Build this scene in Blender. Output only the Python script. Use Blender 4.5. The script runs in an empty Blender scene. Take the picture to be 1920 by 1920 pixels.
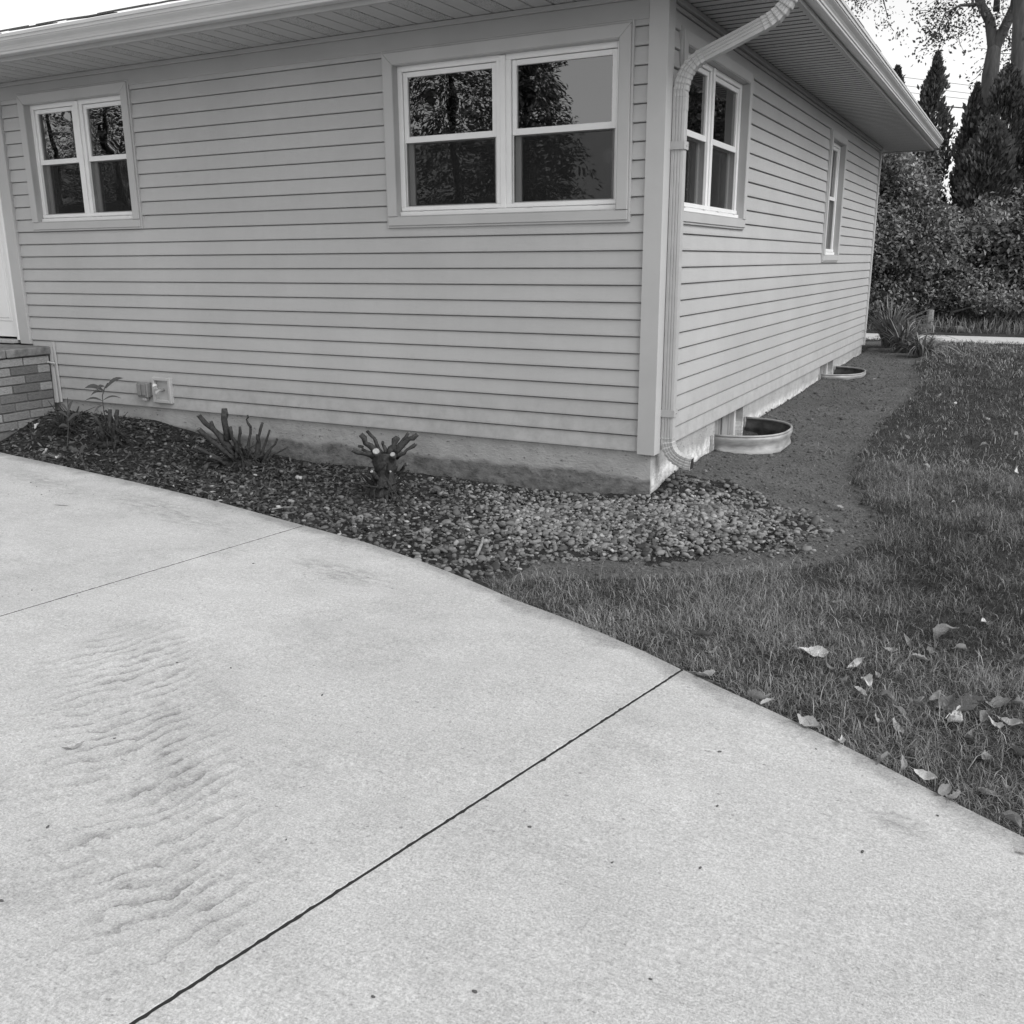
import bpy, bmesh, math, random
import numpy as np
from mathutils import Matrix, Vector
from mathutils.geometry import delaunay_2d_cdt

random.seed(7)
RNG = np.random.default_rng(11)
SC = bpy.context.scene
COL = SC.collection
R = math.radians

# ------------------------------------------------------------------ camera, sky, sun, exposure
CAM = np.array([1.93094, -5.49556, 1.15847])
PITCH, ROLL, YAW, FPX = 1.310819, -0.005574, 0.489114, 1768.54      # focal length in pixels of a 1920 px wide picture


def cam_rot():
    cx, sx = math.cos(PITCH), math.sin(PITCH)
    cr, sr = math.cos(ROLL), math.sin(ROLL)
    cz, sz = math.cos(YAW), math.sin(YAW)
    rz = np.array([[cz, -sz, 0], [sz, cz, 0], [0, 0, 1]])
    rx = np.array([[1, 0, 0], [0, cx, -sx], [0, sx, cx]])
    rr = np.array([[cr, -sr, 0], [sr, cr, 0], [0, 0, 1]])
    return rz @ rx @ rr


CR = cam_rot()
cam_data = bpy.data.cameras.new("camera")
cam = bpy.data.objects.new("camera", cam_data)
COL.objects.link(cam)
cam.matrix_world = Matrix([[*CR[i], CAM[i]] for i in range(3)] + [[0, 0, 0, 1]])
cam_data.sensor_width = 36.0
cam_data.lens = 36.0 * FPX / 1920.0
cam_data.clip_start = 0.05
cam_data.clip_end = 900.0
SC.camera = cam

SUN_EL, SUN_AZ = 46.0, 106.0          # azimuth clockwise from +Y
world = bpy.data.worlds.new("World")
SC.world = world
world.use_nodes = True
wn = world.node_tree.nodes
wl = world.node_tree.links
wn.clear()
w_out = wn.new("ShaderNodeOutputWorld")
w_bg = wn.new("ShaderNodeBackground")
w_bg.inputs["Strength"].default_value = 0.15
w_sky = wn.new("ShaderNodeTexSky")
w_sky.sky_type = 'NISHITA'
w_sky.sun_disc = False
w_sky.sun_elevation = R(SUN_EL)
w_sky.sun_rotation = R(SUN_AZ)
w_sky.air_density = 1.0
w_sky.dust_density = 1.0
w_sky.ozone_density = 1.0
w_bw = wn.new("ShaderNodeSeparateColor")     # the photograph is black and white: a grey sky, pale and even like thin overcast
wl.new(w_sky.outputs[0], w_bw.inputs[0])
wl.new(w_bw.outputs[2], w_bg.inputs["Color"])
wl.new(w_bg.outputs[0], w_out.inputs["Surface"])

sun_d = bpy.data.lights.new("sun", 'SUN')
sun_d.energy = 1.8
sun_d.angle = R(35)
sun_d.color = (1, 1, 1)
sun = bpy.data.objects.new("sun", sun_d)
COL.objects.link(sun)
sun.location = (10, -6, 12)
_d = Vector((math.sin(R(SUN_AZ)) * math.cos(R(SUN_EL)), math.cos(R(SUN_AZ)) * math.cos(R(SUN_EL)), math.sin(R(SUN_EL))))
sun.rotation_euler = (-_d).to_track_quat('-Z', 'Y').to_euler()

SC.view_settings.view_transform = 'Standard'
SC.view_settings.look = 'None'
SC.view_settings.exposure = 0.42
SC.view_settings.gamma = 1.0
SC.view_settings.use_curve_mapping = False


# ------------------------------------------------------------------ photo pixel -> place
def ray(u, v):
    return CR @ np.array([(u - 960) / FPX, -(v - 960) / FPX, -1.0])


def on_plane(u, v, ax, val):
    d = ray(u, v)
    return CAM + d * ((val - CAM[ax]) / d[ax])


def drive_z(x, y):
    return -0.36 - 0.008 * x + 0.012 * (y + 1.0)


def on_drive(u, v):
    d = ray(u, v)
    n = np.array([0.008, -0.012, 1.0])           # z + .008x - .012y = -.348
    return CAM + d * ((-0.348 - n @ CAM) / (n @ d))


# ------------------------------------------------------------------ small tools
def smooth(a, b, x):
    t = np.clip((x - a) / (b - a), 0, 1)
    return t * t * (3 - 2 * t)


def _hash(ix, iy, s):
    h = (ix * 374761393 + iy * 668265263 + s * 1274126177) & 0xFFFFFFFF
    h = ((h ^ (h >> 13)) * 1274126177) & 0xFFFFFFFF
    return ((h ^ (h >> 16)) & 0xFFFF) / 65535.0


def vnoise(x, y, s=0):
    x = np.asarray(x, float); y = np.asarray(y, float)
    xi = np.floor(x).astype(np.int64); yi = np.floor(y).astype(np.int64)
    fx = x - xi; fy = y - yi
    fx = fx * fx * (3 - 2 * fx); fy = fy * fy * (3 - 2 * fy)
    a = _hash(xi, yi, s); b = _hash(xi + 1, yi, s); c = _hash(xi, yi + 1, s); d = _hash(xi + 1, yi + 1, s)
    return (a * (1 - fx) + b * fx) * (1 - fy) + (c * (1 - fx) + d * fx) * fy


def fbm(x, y, s=0, o=4):
    r = 0; a = .5; f = 1
    for i in range(o):
        r = r + a * (vnoise(np.asarray(x) * f, np.asarray(y) * f, s + i) - .5); a *= .5; f *= 2.1
    return r


def in_poly(x, y, P):
    x = np.asarray(x); y = np.asarray(y)
    c = np.zeros(x.shape, bool)
    n = len(P)
    for i in range(n):
        x1, y1 = P[i]; x2, y2 = P[(i + 1) % n]
        if y1 == y2:
            continue
        k = ((y1 > y) != (y2 > y)) & (x < (x2 - x1) * (y - y1) / (y2 - y1) + x1)
        c ^= k
    return c


def seg_dist(x, y, P, closed=True):
    x = np.asarray(x); y = np.asarray(y)
    best = np.full(x.shape, 1e9)
    n = len(P)
    for i in range(n if closed else n - 1):
        ax, ay = P[i]; bx, by = P[(i + 1) % n]
        dx, dy = bx - ax, by - ay
        L = dx * dx + dy * dy + 1e-12
        t = np.clip(((x - ax) * dx + (y - ay) * dy) / L, 0, 1)
        best = np.minimum(best, np.hypot(x - ax - t * dx, y - ay - t * dy))
    return best


def tag(o, label=None, cat=None, group=None, kind=None):
    if label: o["label"] = label
    if cat: o["category"] = cat
    if group: o["group"] = group
    if kind: o["kind"] = kind
    return o


def link(o, parent=None):
    COL.objects.link(o)
    if parent is not None:
        o.parent = parent
    return o


def empty(name, loc=(0, 0, 0)):
    o = bpy.data.objects.new(name, None)
    o.location = loc
    o.empty_display_size = 0.1
    return link(o)


def make_mesh(name, V, F, mat, smooth_=False, attr=None):
    me = bpy.data.meshes.new(name)
    me.from_pydata([tuple(map(float, v)) for v in V], [], [tuple(f) for f in F])
    if mat: me.materials.append(mat)
    if smooth_:
        me.polygons.foreach_set("use_smooth", np.ones(len(me.polygons), bool))
    me.update()
    return me


def np_mesh(name, V, F, mat, smooth_=False, tone=None):
    """V (n,3), F (m,3 or 4) numpy"""
    me = bpy.data.meshes.new(name)
    n, m, k = len(V), len(F), F.shape[1]
    me.vertices.add(n)
    me.vertices.foreach_set("co", np.ascontiguousarray(V, np.float32).ravel())
    me.loops.add(m * k)
    me.loops.foreach_set("vertex_index", np.ascontiguousarray(F, np.int32).ravel())
    me.polygons.add(m)
    me.polygons.foreach_set("loop_start", np.arange(0, m * k, k, dtype=np.int32))
    me.polygons.foreach_set("loop_total", np.full(m, k, np.int32))
    if smooth_:
        me.polygons.foreach_set("use_smooth", np.ones(m, bool))
    if tone is not None:
        a = me.attributes.new("tone", 'FLOAT', 'POINT')
        a.data.foreach_set("value", np.ascontiguousarray(tone, np.float32))
    me.materials.append(mat)
    me.update()
    me.validate()
    return me


def ob(name, me, parent=None, loc=None):
    o = bpy.data.objects.new(name, me)
    if loc is not None:
        o.location = loc
    return link(o, parent)


class MB:
    def __init__(s):
        s.V = []; s.F = []

    def add(s, V, F):
        n = len(s.V)
        s.V += [tuple(v) for v in V]
        s.F += [tuple(i + n for i in f) for f in F]
        return s

    def box(s, x0, x1, y0, y1, z0, z1):
        x0, x1 = min(x0, x1), max(x0, x1); y0, y1 = min(y0, y1), max(y0, y1); z0, z1 = min(z0, z1), max(z0, z1)
        V = [(x0, y0, z0), (x1, y0, z0), (x1, y1, z0), (x0, y1, z0), (x0, y0, z1), (x1, y0, z1), (x1, y1, z1), (x0, y1, z1)]
        return s.add(V, [(0, 3, 2, 1), (4, 5, 6, 7), (0, 1, 5, 4), (1, 2, 6, 5), (2, 3, 7, 6), (3, 0, 4, 7)])

    def loft(s, rings, cap=True):
        n = len(rings[0]); V = []; F = []
        for r in rings: V += list(r)
        for i in range(len(rings) - 1):
            for j in range(n):
                a = i * n + j; b = i * n + (j + 1) % n
                F.append((a, b, b + n, a + n))
        if cap:
            F.append(tuple(range(n - 1, -1, -1)))
            F.append(tuple((len(rings) - 1) * n + j for j in range(n)))
        return s.add(V, F)

    def tube(s, pts, radii, n=8, squash=1.0, rnd=0.0):
        pts = [Vector(p) for p in pts]; rings = []
        prev = None
        for i, p in enumerate(pts):
            t = (pts[min(i + 1, len(pts) - 1)] - pts[max(i - 1, 0)]).normalized()
            if prev is None:
                a = t.orthogonal().normalized()
            else:
                a = (prev - t * prev.dot(t)).normalized()
            prev = a
            b = t.cross(a)
            r = radii[i] if hasattr(radii, '__len__') else radii
            rings.append([p + (a * math.cos(2 * math.pi * j / n) + b * math.sin(2 * math.pi * j / n) * squash) * r * (1 + rnd * (random.random() - .5)) for j in range(n)])
        return s.loft(rings)

    def build(s, name, mat, parent=None, smooth_=False, bevel=0.0):
        me = make_mesh(name, s.V, s.F, mat, smooth_)
        if bevel > 0:
            bm = bmesh.new(); bm.from_mesh(me)
            bmesh.ops.recalc_face_normals(bm, faces=bm.faces)
            bmesh.ops.bevel(bm, geom=[e for e in bm.edges if len(e.link_faces) == 2 and e.calc_face_angle(0) > .6], offset=bevel, segments=1, affect='EDGES', clamp_overlap=True)
            bm.to_mesh(me); bm.free()
        else:
            bm = bmesh.new(); bm.from_mesh(me)
            bmesh.ops.recalc_face_normals(bm, faces=bm.faces)
            bm.to_mesh(me); bm.free()
        return ob(name, me, parent)


def copy_tree(o, parent=None):
    c = o.copy(); COL.objects.link(c); c.parent = parent
    for ch in list(o.children):
        k = copy_tree(ch, c)
    return c


# ------------------------------------------------------------------ materials (all grey: the photograph is black and white)
class NT:
    def __init__(s, name):
        s.m = bpy.data.materials.new(name); s.m.use_nodes = True
        s.n = s.m.node_tree.nodes; s.l = s.m.node_tree.links
        s.b = s.n["Principled BSDF"]; s.o = s.n["Material Output"]
        s.tc = None

    def coord(s, scale=(1, 1, 1), rot=(0, 0, 0), loc=(0, 0, 0), kind="Object"):
        if s.tc is None: s.tc = s.n.new("ShaderNodeTexCoord")
        mp = s.n.new("ShaderNodeMapping")
        mp.inputs["Scale"].default_value = scale; mp.inputs["Rotation"].default_value = rot; mp.inputs["Location"].default_value = loc
        s.l.new(s.tc.outputs[kind], mp.inputs["Vector"])
        return mp.outputs[0]

    def noise(s, vec, scale, detail=4, rough=.55, dist=0):
        t = s.n.new("ShaderNodeTexNoise")
        t.inputs["Scale"].default_value = scale; t.inputs["Detail"].default_value = detail
        t.inputs["Roughness"].default_value = rough; t.inputs["Distortion"].default_value = dist
        if vec is not None: s.l.new(vec, t.inputs["Vector"])
        return t.outputs["Fac"]

    def voro(s, vec, scale, feat='F1'):
        t = s.n.new("ShaderNodeTexVoronoi"); t.feature = feat
        t.inputs["Scale"].default_value = scale
        if vec is not None: s.l.new(vec, t.inputs["Vector"])
        return t.outputs["Distance"]

    def rng(s, v, a, b, c=0.0, d=1.0, sm=False):
        t = s.n.new("ShaderNodeMapRange"); t.clamp = True
        if sm: t.interpolation_type = 'SMOOTHSTEP'
        s.l.new(v, t.inputs["Value"])
        for k, x in zip(("From Min", "From Max", "To Min", "To Max"), (a, b, c, d)):
            t.inputs[k].default_value = x
        return t.outputs["Result"]

    def math(s, op, a, b=None):
        t = s.n.new("ShaderNodeMath"); t.operation = op
        for i, x in enumerate((a, b)):
            if x is None: continue
            if isinstance(x, (int, float)): t.inputs[i].default_value = x
            else: s.l.new(x, t.inputs[i])
        return t.outputs[0]

    def attr(s, name):
        t = s.n.new("ShaderNodeAttribute"); t.attribute_name = name
        return t.outputs["Fac"]

    def rand(s):
        return s.n.new("ShaderNodeObjectInfo").outputs["Random"]

    def xyz(s, vec=None):
        t = s.n.new("ShaderNodeSeparateXYZ")
        s.l.new(vec if vec is not None else s.coord(), t.inputs[0])
        return t.outputs

    def base(s, v):
        if isinstance(v, (int, float)): s.b.inputs["Base Color"].default_value = (v, v, v, 1)
        else: s.l.new(v, s.b.inputs["Base Color"])
        return s

    def rough(s, v, spec=.5):
        s.b.inputs["Roughness"].default_value = v
        s.b.inputs["Specular IOR Level"].default_value = spec
        return s

    def bump(s, h, dist=.01, strength=1.0):
        t = s.n.new("ShaderNodeBump"); t.inputs["Strength"].default_value = strength; t.inputs["Distance"].default_value = dist
        s.l.new(h, t.inputs["Height"]); s.l.new(t.outputs[0], s.b.inputs["Normal"])
        return s


def simple(name, g, rough=.6, var=.12, scale=6, bump=0.0, bscale=60, spec=.4, stretch=(1, 1, 1)):
    t = NT(name)
    v = t.noise(t.coord(stretch), scale, 5)
    t.base(t.rng(v, .3, .7, g * (1 - var), g * (1 + var))).rough(rough, spec)
    if bump: t.bump(t.noise(t.coord(stretch), bscale, 4), bump)
    return t.m


def siding_mat(name, g):
    t = NT(name)
    v = t.noise(t.coord(), 1.3, 5)
    base = t.rng(v, .3, .7, g * .94, g * 1.05)
    gr = t.noise(t.coord((3, 3, 170)), 3.0, 5, .6, .4)
    base = t.math('MULTIPLY', base, t.rng(gr, .3, .7, .965, 1.03))
    spl = t.noise(t.coord((1, 1, 1)), 7.0, 6, .7)
    base = t.math('MULTIPLY', base, t.rng(spl, .62, .78, 1.0, .88))
    pl = t.rng(t.rand(), 0, 1, .97, 1.03)
    base = t.math('MULTIPLY', base, pl)
    # rain-splashed dirt close to the ground and faint streaks
    x, y, z = t.xyz()
    dn = t.noise(t.coord(), 9, 6, .7)
    low = t.math('MULTIPLY', t.rng(z, .05, .42, 1, 0, True), t.rng(dn, .42, .72, 0, .22))
    stk_ = t.noise(t.coord((9, 9, .7)), 2.0, 4, .6)
    base = t.math('MULTIPLY', base, t.math('SUBTRACT', 1.0, low))
    base = t.math('MULTIPLY', base, t.rng(stk_, .3, .7, .985, 1.012))
    t.base(base).rough(.48, .45)
    wav = t.noise(t.coord((1, 1, 2)), 2.3, 2, .5)
    t.bump(t.math('ADD', t.math('MULTIPLY', gr, .16), wav), .0075, .8)
    return t.m


M_SIDING = siding_mat("vinyl_siding", .43)
M_TRIM = simple("vinyl_trim", .45, .5, .05, 3, .0006, 40)
M_REVEAL = simple("trim_reveal", .40, .5, .05, 3)
M_FRIEZE = simple("frieze_trim", .36, .5, .05, 3)
M_WHITE = simple("white_vinyl", .80, .35, .03, 8)
M_WHITE_D = simple("white_vinyl_track", .62, .45, .05, 8)
M_SASHIN = simple("screen_frame", .45, .5, .05, 8)
M_SOFFIT = simple("soffit_aluminium", .42, .45, .04, 4)
M_GUTTER = simple("gutter_aluminium", .52, .32, .06, 3, stretch=(1, 1, 6))
M_SPOUT = simple("downspout_aluminium", .42, .38, .08, 9)
M_GROOVE_SHADE = simple("soffit_groove_shade", .13, .7, .1)  # dark tone standing in for shade inside the soffit grooves
M_DARKGAP = simple("dark_gap", .02, .9, .1)
M_ROOM = simple("room_paint", .34, .9, .1, 2)
M_CURTAIN = simple("curtain_cloth", .30, .95, .15, 9)
M_DOOR = simple("door_paint", .82, .4, .02, 4)
M_METAL = simple("zinc_metal", .38, .4, .2, 20)
M_BRASS = simple("brass_tap", .35, .35, .2, 30)
M_PLASTIC = simple("outlet_plastic", .22, .45, .15, 30)
M_BARK = simple("bark", .04, .95, .5, 30, .012, 60, .2, (1, 1, .3))
M_TRUNK = simple("grey_bark", .13, .95, .35, 9, .02, 26, .2, (1, 1, .25))
M_CUT = simple("cut_wood", .30, .9, .25, 60)
M_CUTOLD = simple("weathered_cut_wood", .13, .95, .3, 60)
M_STUBBARK = simple("stub_bark", .048, .9, .45, 45, .006, 80, .2)
M_WOODOLD = simple("peeling_wood", .28, .9, .55, 22, .004, 60, .2, (1, 1, .12))
M_SEED = simple("seed_husk", .09, .9, .3, 200)
M_WIRE = simple("wire", .05, .6, .1)
M_TWIG = simple("twig", .25, .9, .4, 40)
M_STEEL = simple("galvanised_steel", .30, .42, .35, 9, .001, 60, .5, (1, 1, 3))
M_LINING = simple("dark_lining_steel", .07, .85, .5, 12, .003, 40, .2)
M_ROOF = simple("asphalt_shingle", .10, .95, .45, 120, .004, 300, .2)
M_POLE = simple("pole_wood", .12, .9, .3, 10)
M_NEIGH = simple("neighbour_siding", .35, .7, .08, 3)


def glass_mat():
    t = NT("window_glass")
    t.n.remove(t.b)
    tr = t.n.new("ShaderNodeBsdfTransparent"); tr.inputs[0].default_value = (.45, .45, .45, 1)
    gl = t.n.new("ShaderNodeBsdfGlossy"); gl.inputs["Roughness"].default_value = 0.004
    gl.inputs["Color"].default_value = (.9, .9, .9, 1)
    fr = t.n.new("ShaderNodeFresnel"); fr.inputs["IOR"].default_value = 2.7
    wv = t.noise(t.coord(), 1.6, 2)
    bp = t.n.new("ShaderNodeBump"); bp.inputs["Strength"].default_value = .25; bp.inputs["Distance"].default_value = .012
    t.l.new(wv, bp.inputs["Height"]); t.l.new(bp.outputs[0], gl.inputs["Normal"])
    mx = t.n.new("ShaderNodeMixShader")
    t.l.new(fr.outputs[0], mx.inputs[0]); t.l.new(tr.outputs[0], mx.inputs[1]); t.l.new(gl.outputs[0], mx.inputs[2])
    t.l.new(mx.outputs[0], t.o.inputs["Surface"])
    return t.m


M_GLASS = glass_mat()


def screen_mat():
    t = NT("insect_screen")
    t.base(.025).rough(.8, .1)
    tr = t.n.new("ShaderNodeBsdfTransparent")
    mx = t.n.new("ShaderNodeMixShader"); mx.inputs[0].default_value = .55
    t.l.new(tr.outputs[0], mx.inputs[1]); t.l.new(t.b.outputs[0], mx.inputs[2]); t.l.new(mx.outputs[0], t.o.inputs["Surface"])
    return t.m


M_SCREEN = screen_mat()


EDGE_PX = [(0, 848), (120, 874), (250, 903), (410, 941), (570, 985), (690, 1018), (790, 1052), (880, 1087), (960, 1122), (1050, 1155), (1130, 1187), (1210, 1222), (1280, 1255), (1350, 1288), (1420, 1320), (1520, 1366), (1630, 1421), (1720, 1468), (1810, 1514), (1920, 1569)]
EDGE = [tuple(on_drive(u, v)[:2]) for u, v in EDGE_PX]
e0 = EDGE[0]; e1 = EDGE[-1]
EDGE = [(-14.0, -2.2), (-8.2, -1.75), (-7.0, -1.62), (-6.1, -1.2)] + EDGE + [(2.9, -3.35), (3.8, -3.95), (5.2, -5.0), (7.5, -7.0), (10.5, -9.6)]
DRIVE = EDGE + [(10.5, -15.0), (-14.0, -15.0)]



def concrete_mat():
    t = NT("driveway_concrete")
    big = t.noise(t.coord(), .9, 6, .6)
    base = t.rng(big, .3, .7, .455, .535)
    md = t.noise(t.coord(), 4.2, 6, .68)
    base = t.math('MULTIPLY', base, t.rng(md, .3, .7, .92, 1.07))
    # sand speckle
    sp = t.noise(t.coord(), 150, 4, .78)
    base = t.math('MULTIPLY', base, t.rng(sp, .30, .70, .62, 1.36))
    sp2 = t.noise(t.coord(), 60, 3, .7)
    base = t.math('MULTIPLY', base, t.rng(sp2, .3, .7, .86, 1.12))
    pit = t.noise(t.coord((1, 1.6, 1), (0, 0, .4)), 40, 2, .5)
    base = t.math('MULTIPLY', base, t.rng(pit, .68, .75, 1.0, .62))
    # broom lines
    br = t.noise(t.coord((6, 190, 1), (0, 0, R(-62))), 1.0, 3, .6)
    base = t.math('MULTIPLY', base, t.rng(br, .35, .65, .95, 1.04))
    # weather stains: blotches
    st = t.noise(t.coord((1, 1.5, 1), (0, 0, .5)), 1.9, 7, .62, .6)
    base = t.math('MULTIPLY', base, t.rng(st, .56, .78, 1.0, .84))
    # tyre scuffs: short dark wavy streaks across a wheel track
    c0 = on_drive(230, 1200); c1 = on_drive(330, 1750)
    ang = math.atan2(c1[1] - c0[1], c1[0] - c0[0])
    v = t.coord((1, 1, 1), (0, 0, 0), (0, 0, 0))
    vm = t.n.new("ShaderNodeVectorRotate"); vm.rotation_type = 'Z_AXIS'
    vm.inputs["Center"].default_value = (float(c0[0]), float(c0[1]), 0); vm.inputs["Angle"].default_value = -ang
    t.l.new(v, vm.inputs["Vector"])
    x, y, _ = t.xyz(vm.outputs[0])
    L = float(np.hypot(c1[0] - c0[0], c1[1] - c0[1]))
    along = t.math('SUBTRACT', x, float(c0[0])); across = t.math('ABSOLUTE', t.math('SUBTRACT', y, float(c0[1])))
    mk = t.math('MULTIPLY', t.rng(across, .08, .42, 1, 0, True), t.math('MULTIPLY', t.rng(along, -.35, .2, 0, 1, True), t.rng(along, L - .1, L + .25, 1, 0, True)))
    mpp = t.n.new("ShaderNodeCombineXYZ")
    t.l.new(t.math('ADD', x, t.math('ADD', t.math('MULTIPLY', across, .22), t.math('MULTIPLY', t.math('SUBTRACT', y, float(c0[1])), .28))), mpp.inputs[0]); t.l.new(t.math('MULTIPLY', y, .8), mpp.inputs[1])
    wv = t.n.new("ShaderNodeTexWave"); wv.wave_type = 'BANDS'; wv.bands_direction = 'X'; wv.wave_profile = 'SAW'
    wv.inputs["Scale"].default_value = 4.6; wv.inputs["Distortion"].default_value = 9.0; wv.inputs["Detail"].default_value = 4.0
    wv.inputs["Detail Scale"].default_value = 1.1; wv.inputs["Detail Roughness"].default_value = .62
    t.l.new(mpp.outputs[0], wv.inputs["Vector"])
    pch = t.noise(t.coord((1, 1, 1)), 7, 6, .72)
    grit = t.noise(t.coord(), 45, 4, .7)
    sm = t.math('MULTIPLY', t.math('MULTIPLY', mk, t.rng(wv.outputs["Fac"], .40, 1.0, .04, .66)), t.math('MULTIPLY', t.rng(pch, .40, .58, .10, 1), t.rng(grit, .3, .65, .35, 1)))
    base = t.math('MULTIPLY', base, t.math('SUBTRACT', 1.0, sm))
    for (u, v, ax_, ay_) in ((330, 962, .95, .20), (90, 905, .9, .16), (640, 1075, .5, .16), (1690, 1545, .12, .08)):
        c = on_drive(u, v)
        mp_ = t.n.new("ShaderNodeMapping"); mp_.vector_type = 'TEXTURE'
        mp_.inputs["Location"].default_value = (float(c[0]), float(c[1]), float(c[2])); mp_.inputs["Scale"].default_value = (ax_, ay_, 1); mp_.inputs["Rotation"].default_value = (0, 0, R(-12))
        t.l.new(t.coord(), mp_.inputs["Vector"])
        ln = t.n.new("ShaderNodeVectorMath"); ln.operation = 'LENGTH'; t.l.new(mp_.outputs[0], ln.inputs[0])
        sn = t.noise(t.coord((1, 4, 1), (0, 0, R(10))), 9, 6, .7, .5)
        bm_ = t.math('MULTIPLY', t.rng(ln.outputs["Value"], .2, 1.1, 1, 0, True), t.rng(sn, .42, .68, 0, .42))
        base = t.math('MULTIPLY', base, t.math('SUBTRACT', 1.0, bm_))
    # damp, dirty margin along the planted edge
    xx, yy, _ = t.xyz()
    cu = t.n.new("ShaderNodeFloatCurve")
    cm = cu.mapping; cm.extend = 'HORIZONTAL'
    pts = [((p[0] + 8) / 12, (p[1] + 6) / 6) for p in EDGE if -7.9 < p[0] < 3.9]
    cv = cm.curves[0]
    cv.points[0].location = pts[0]; cv.points[1].location = pts[-1]
    for p in pts[1:-1]: cv.points.new(*p)
    for p in cv.points: p.handle_type = 'VECTOR'
    cm.update()
    t.l.new(t.rng(xx, -8, 4), cu.inputs["Value"])
    ye = t.math('SUBTRACT', t.math('MULTIPLY', cu.outputs[0], 6.0), 6.0)
    edn = t.noise(t.coord(), 5, 6, .65)
    de = t.math('SUBTRACT', t.math('SUBTRACT', ye, yy), t.math('MULTIPLY', t.math('SUBTRACT', edn, .42), .30))
    base = t.math('MULTIPLY', base, t.rng(de, -.02, .10, .62, 1.0, True))
    t.base(base).rough(.85, .3)
    h = t.math('ADD', t.math('MULTIPLY', sp, .7), t.math('MULTIPLY', br, .5))
    t.bump(h, .005, .9)
    return t.m


M_CONC = concrete_mat()


def foundation_mat():
    t = NT("foundation_concrete")
    v = t.noise(t.coord(), 5, 6, .65)
    base = t.rng(v, .3, .7, .30, .42)
    pit = t.noise(t.coord((1, 1, 2)), 30, 3, .6)
    base = t.math('MULTIPLY', base, t.rng(pit, .62, .72, 1, .45))
    x, y, z = t.xyz()
    wob = t.noise(t.coord(), 3.5, 5, .6)
    zz = t.math('ADD', z, t.math('MULTIPLY', t.math('SUBTRACT', wob, .5), .12))
    front = t.rng(y, .02, .06, 1, 0)
    # line where soil used to lie against the front wall, stained below
    dirt = t.math('MULTIPLY', front, t.rng(zz, -.185, -.15, 1, 0))
    dn = t.noise(t.coord((1, 1, 1.5)), 14, 6, .7)
    base = t.math('MULTIPLY', base, t.math('SUBTRACT', 1.0, t.math('MULTIPLY', dirt, t.rng(dn, .3, .7, .30, .78))))
    # pale lime bloom close to the soil on the side wall
    side = t.math('SUBTRACT', 1.0, front)
    bl = t.math('MULTIPLY', side, t.math('MULTIPLY', t.rng(zz, -.16, -.10, 1, 0), t.rng(dn, .35, .6, 0, 1)))
    base = t.math('ADD', base, t.math('MULTIPLY', bl, .38))
    t.base(base).rough(.92, .2).bump(t.math('ADD', pit, dn), .006, .8)
    return t.m


M_FOUND = foundation_mat()


def soil_mat(name, g0, g1, sc=40, bmp=.02):
    t = NT(name)
    a = t.noise(t.coord(), 3.2, 6, .65)
    b = t.noise(t.coord(), sc, 5, .7)
    base = t.math('MULTIPLY', t.rng(a, .3, .7, g0, g1), t.rng(b, .3, .7, .5, 1.5))
    sp = t.noise(t.coord(), 150, 2, .6)
    base = t.math('MULTIPLY', base, t.rng(sp, .62, .72, 1.0, 1.9))
    t.base(base).rough(.95, .15).bump(t.math('ADD', b, t.math('MULTIPLY', sp, .5)), bmp, 1.0)
    return t.m


M_SOIL = soil_mat("bare_soil", .085, .130, 55, .014)
M_MULCH = soil_mat("gravel_bed_dirt", .025, .055, 60, .03)
M_TURF = soil_mat("turf_soil", .03, .06, 30, .02)


def tone_mat(name, lo, hi, rough=.8, trans=0.0, rnd=0.0, var=0.0, vscale=30, spec=.3, attr=True):
    t = NT(name)
    v = t.attr("tone") if attr else t.rand()
    base = t.rng(v, 0, 1, lo, hi)
    if rnd: base = t.math('MULTIPLY', base, t.rng(t.rand(), 0, 1, 1 - rnd, 1 + rnd))
    if var: base = t.math('MULTIPLY', base, t.rng(t.noise(t.coord(), vscale, 4, .65), .3, .7, 1 - var, 1 + var))
    t.base(base).rough(rough, spec)
    if trans:
        tr = t.n.new("ShaderNodeBsdfTranslucent"); t.l.new(base, tr.inputs[0])
        mx = t.n.new("ShaderNodeMixShader"); mx.inputs[0].default_value = trans
        t.l.new(t.b.outputs[0], mx.inputs[1]); t.l.new(tr.outputs[0], mx.inputs[2]); t.l.new(mx.outputs[0], t.o.inputs["Surface"])
    return t.m


M_PEB = tone_mat("pebble_mix", .025, .36, .75, 0, 0, .25, 60)
M_STONE = tone_mat("pebble_single", .02, .22, .75, 0, 0, .25, 60, attr=False)
M_CHIP = tone_mat("mulch_chips", .02, .20, .9)
M_CLOD = tone_mat("soil_clods", .065, .15, .95)
M_GRASS = tone_mat("grass_blades", .02, .42, .55, .25, spec=.4)
M_LEAF = tone_mat("shrub_leaves", .03, .45, .5, .25, spec=.4)
M_CONIFER = tone_mat("conifer_sprays", .03, .25, .75, .15, spec=.2)
M_SPRUCE = tone_mat("spruce_needles", .07, .30, .75, .2, spec=.2)
M_TREELEAF = tone_mat("tree_leaves", .05, .18, .6, .35)
M_FALLEN = tone_mat("fallen_leaf", .17, .62, .8, .2, 0, .35, 26, attr=False)
M_STRAP = tone_mat("strap_leaves", .04, .30, .55, .2)
M_WEED = tone_mat("weed_leaves", .08, .2, .6, .2)


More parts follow.
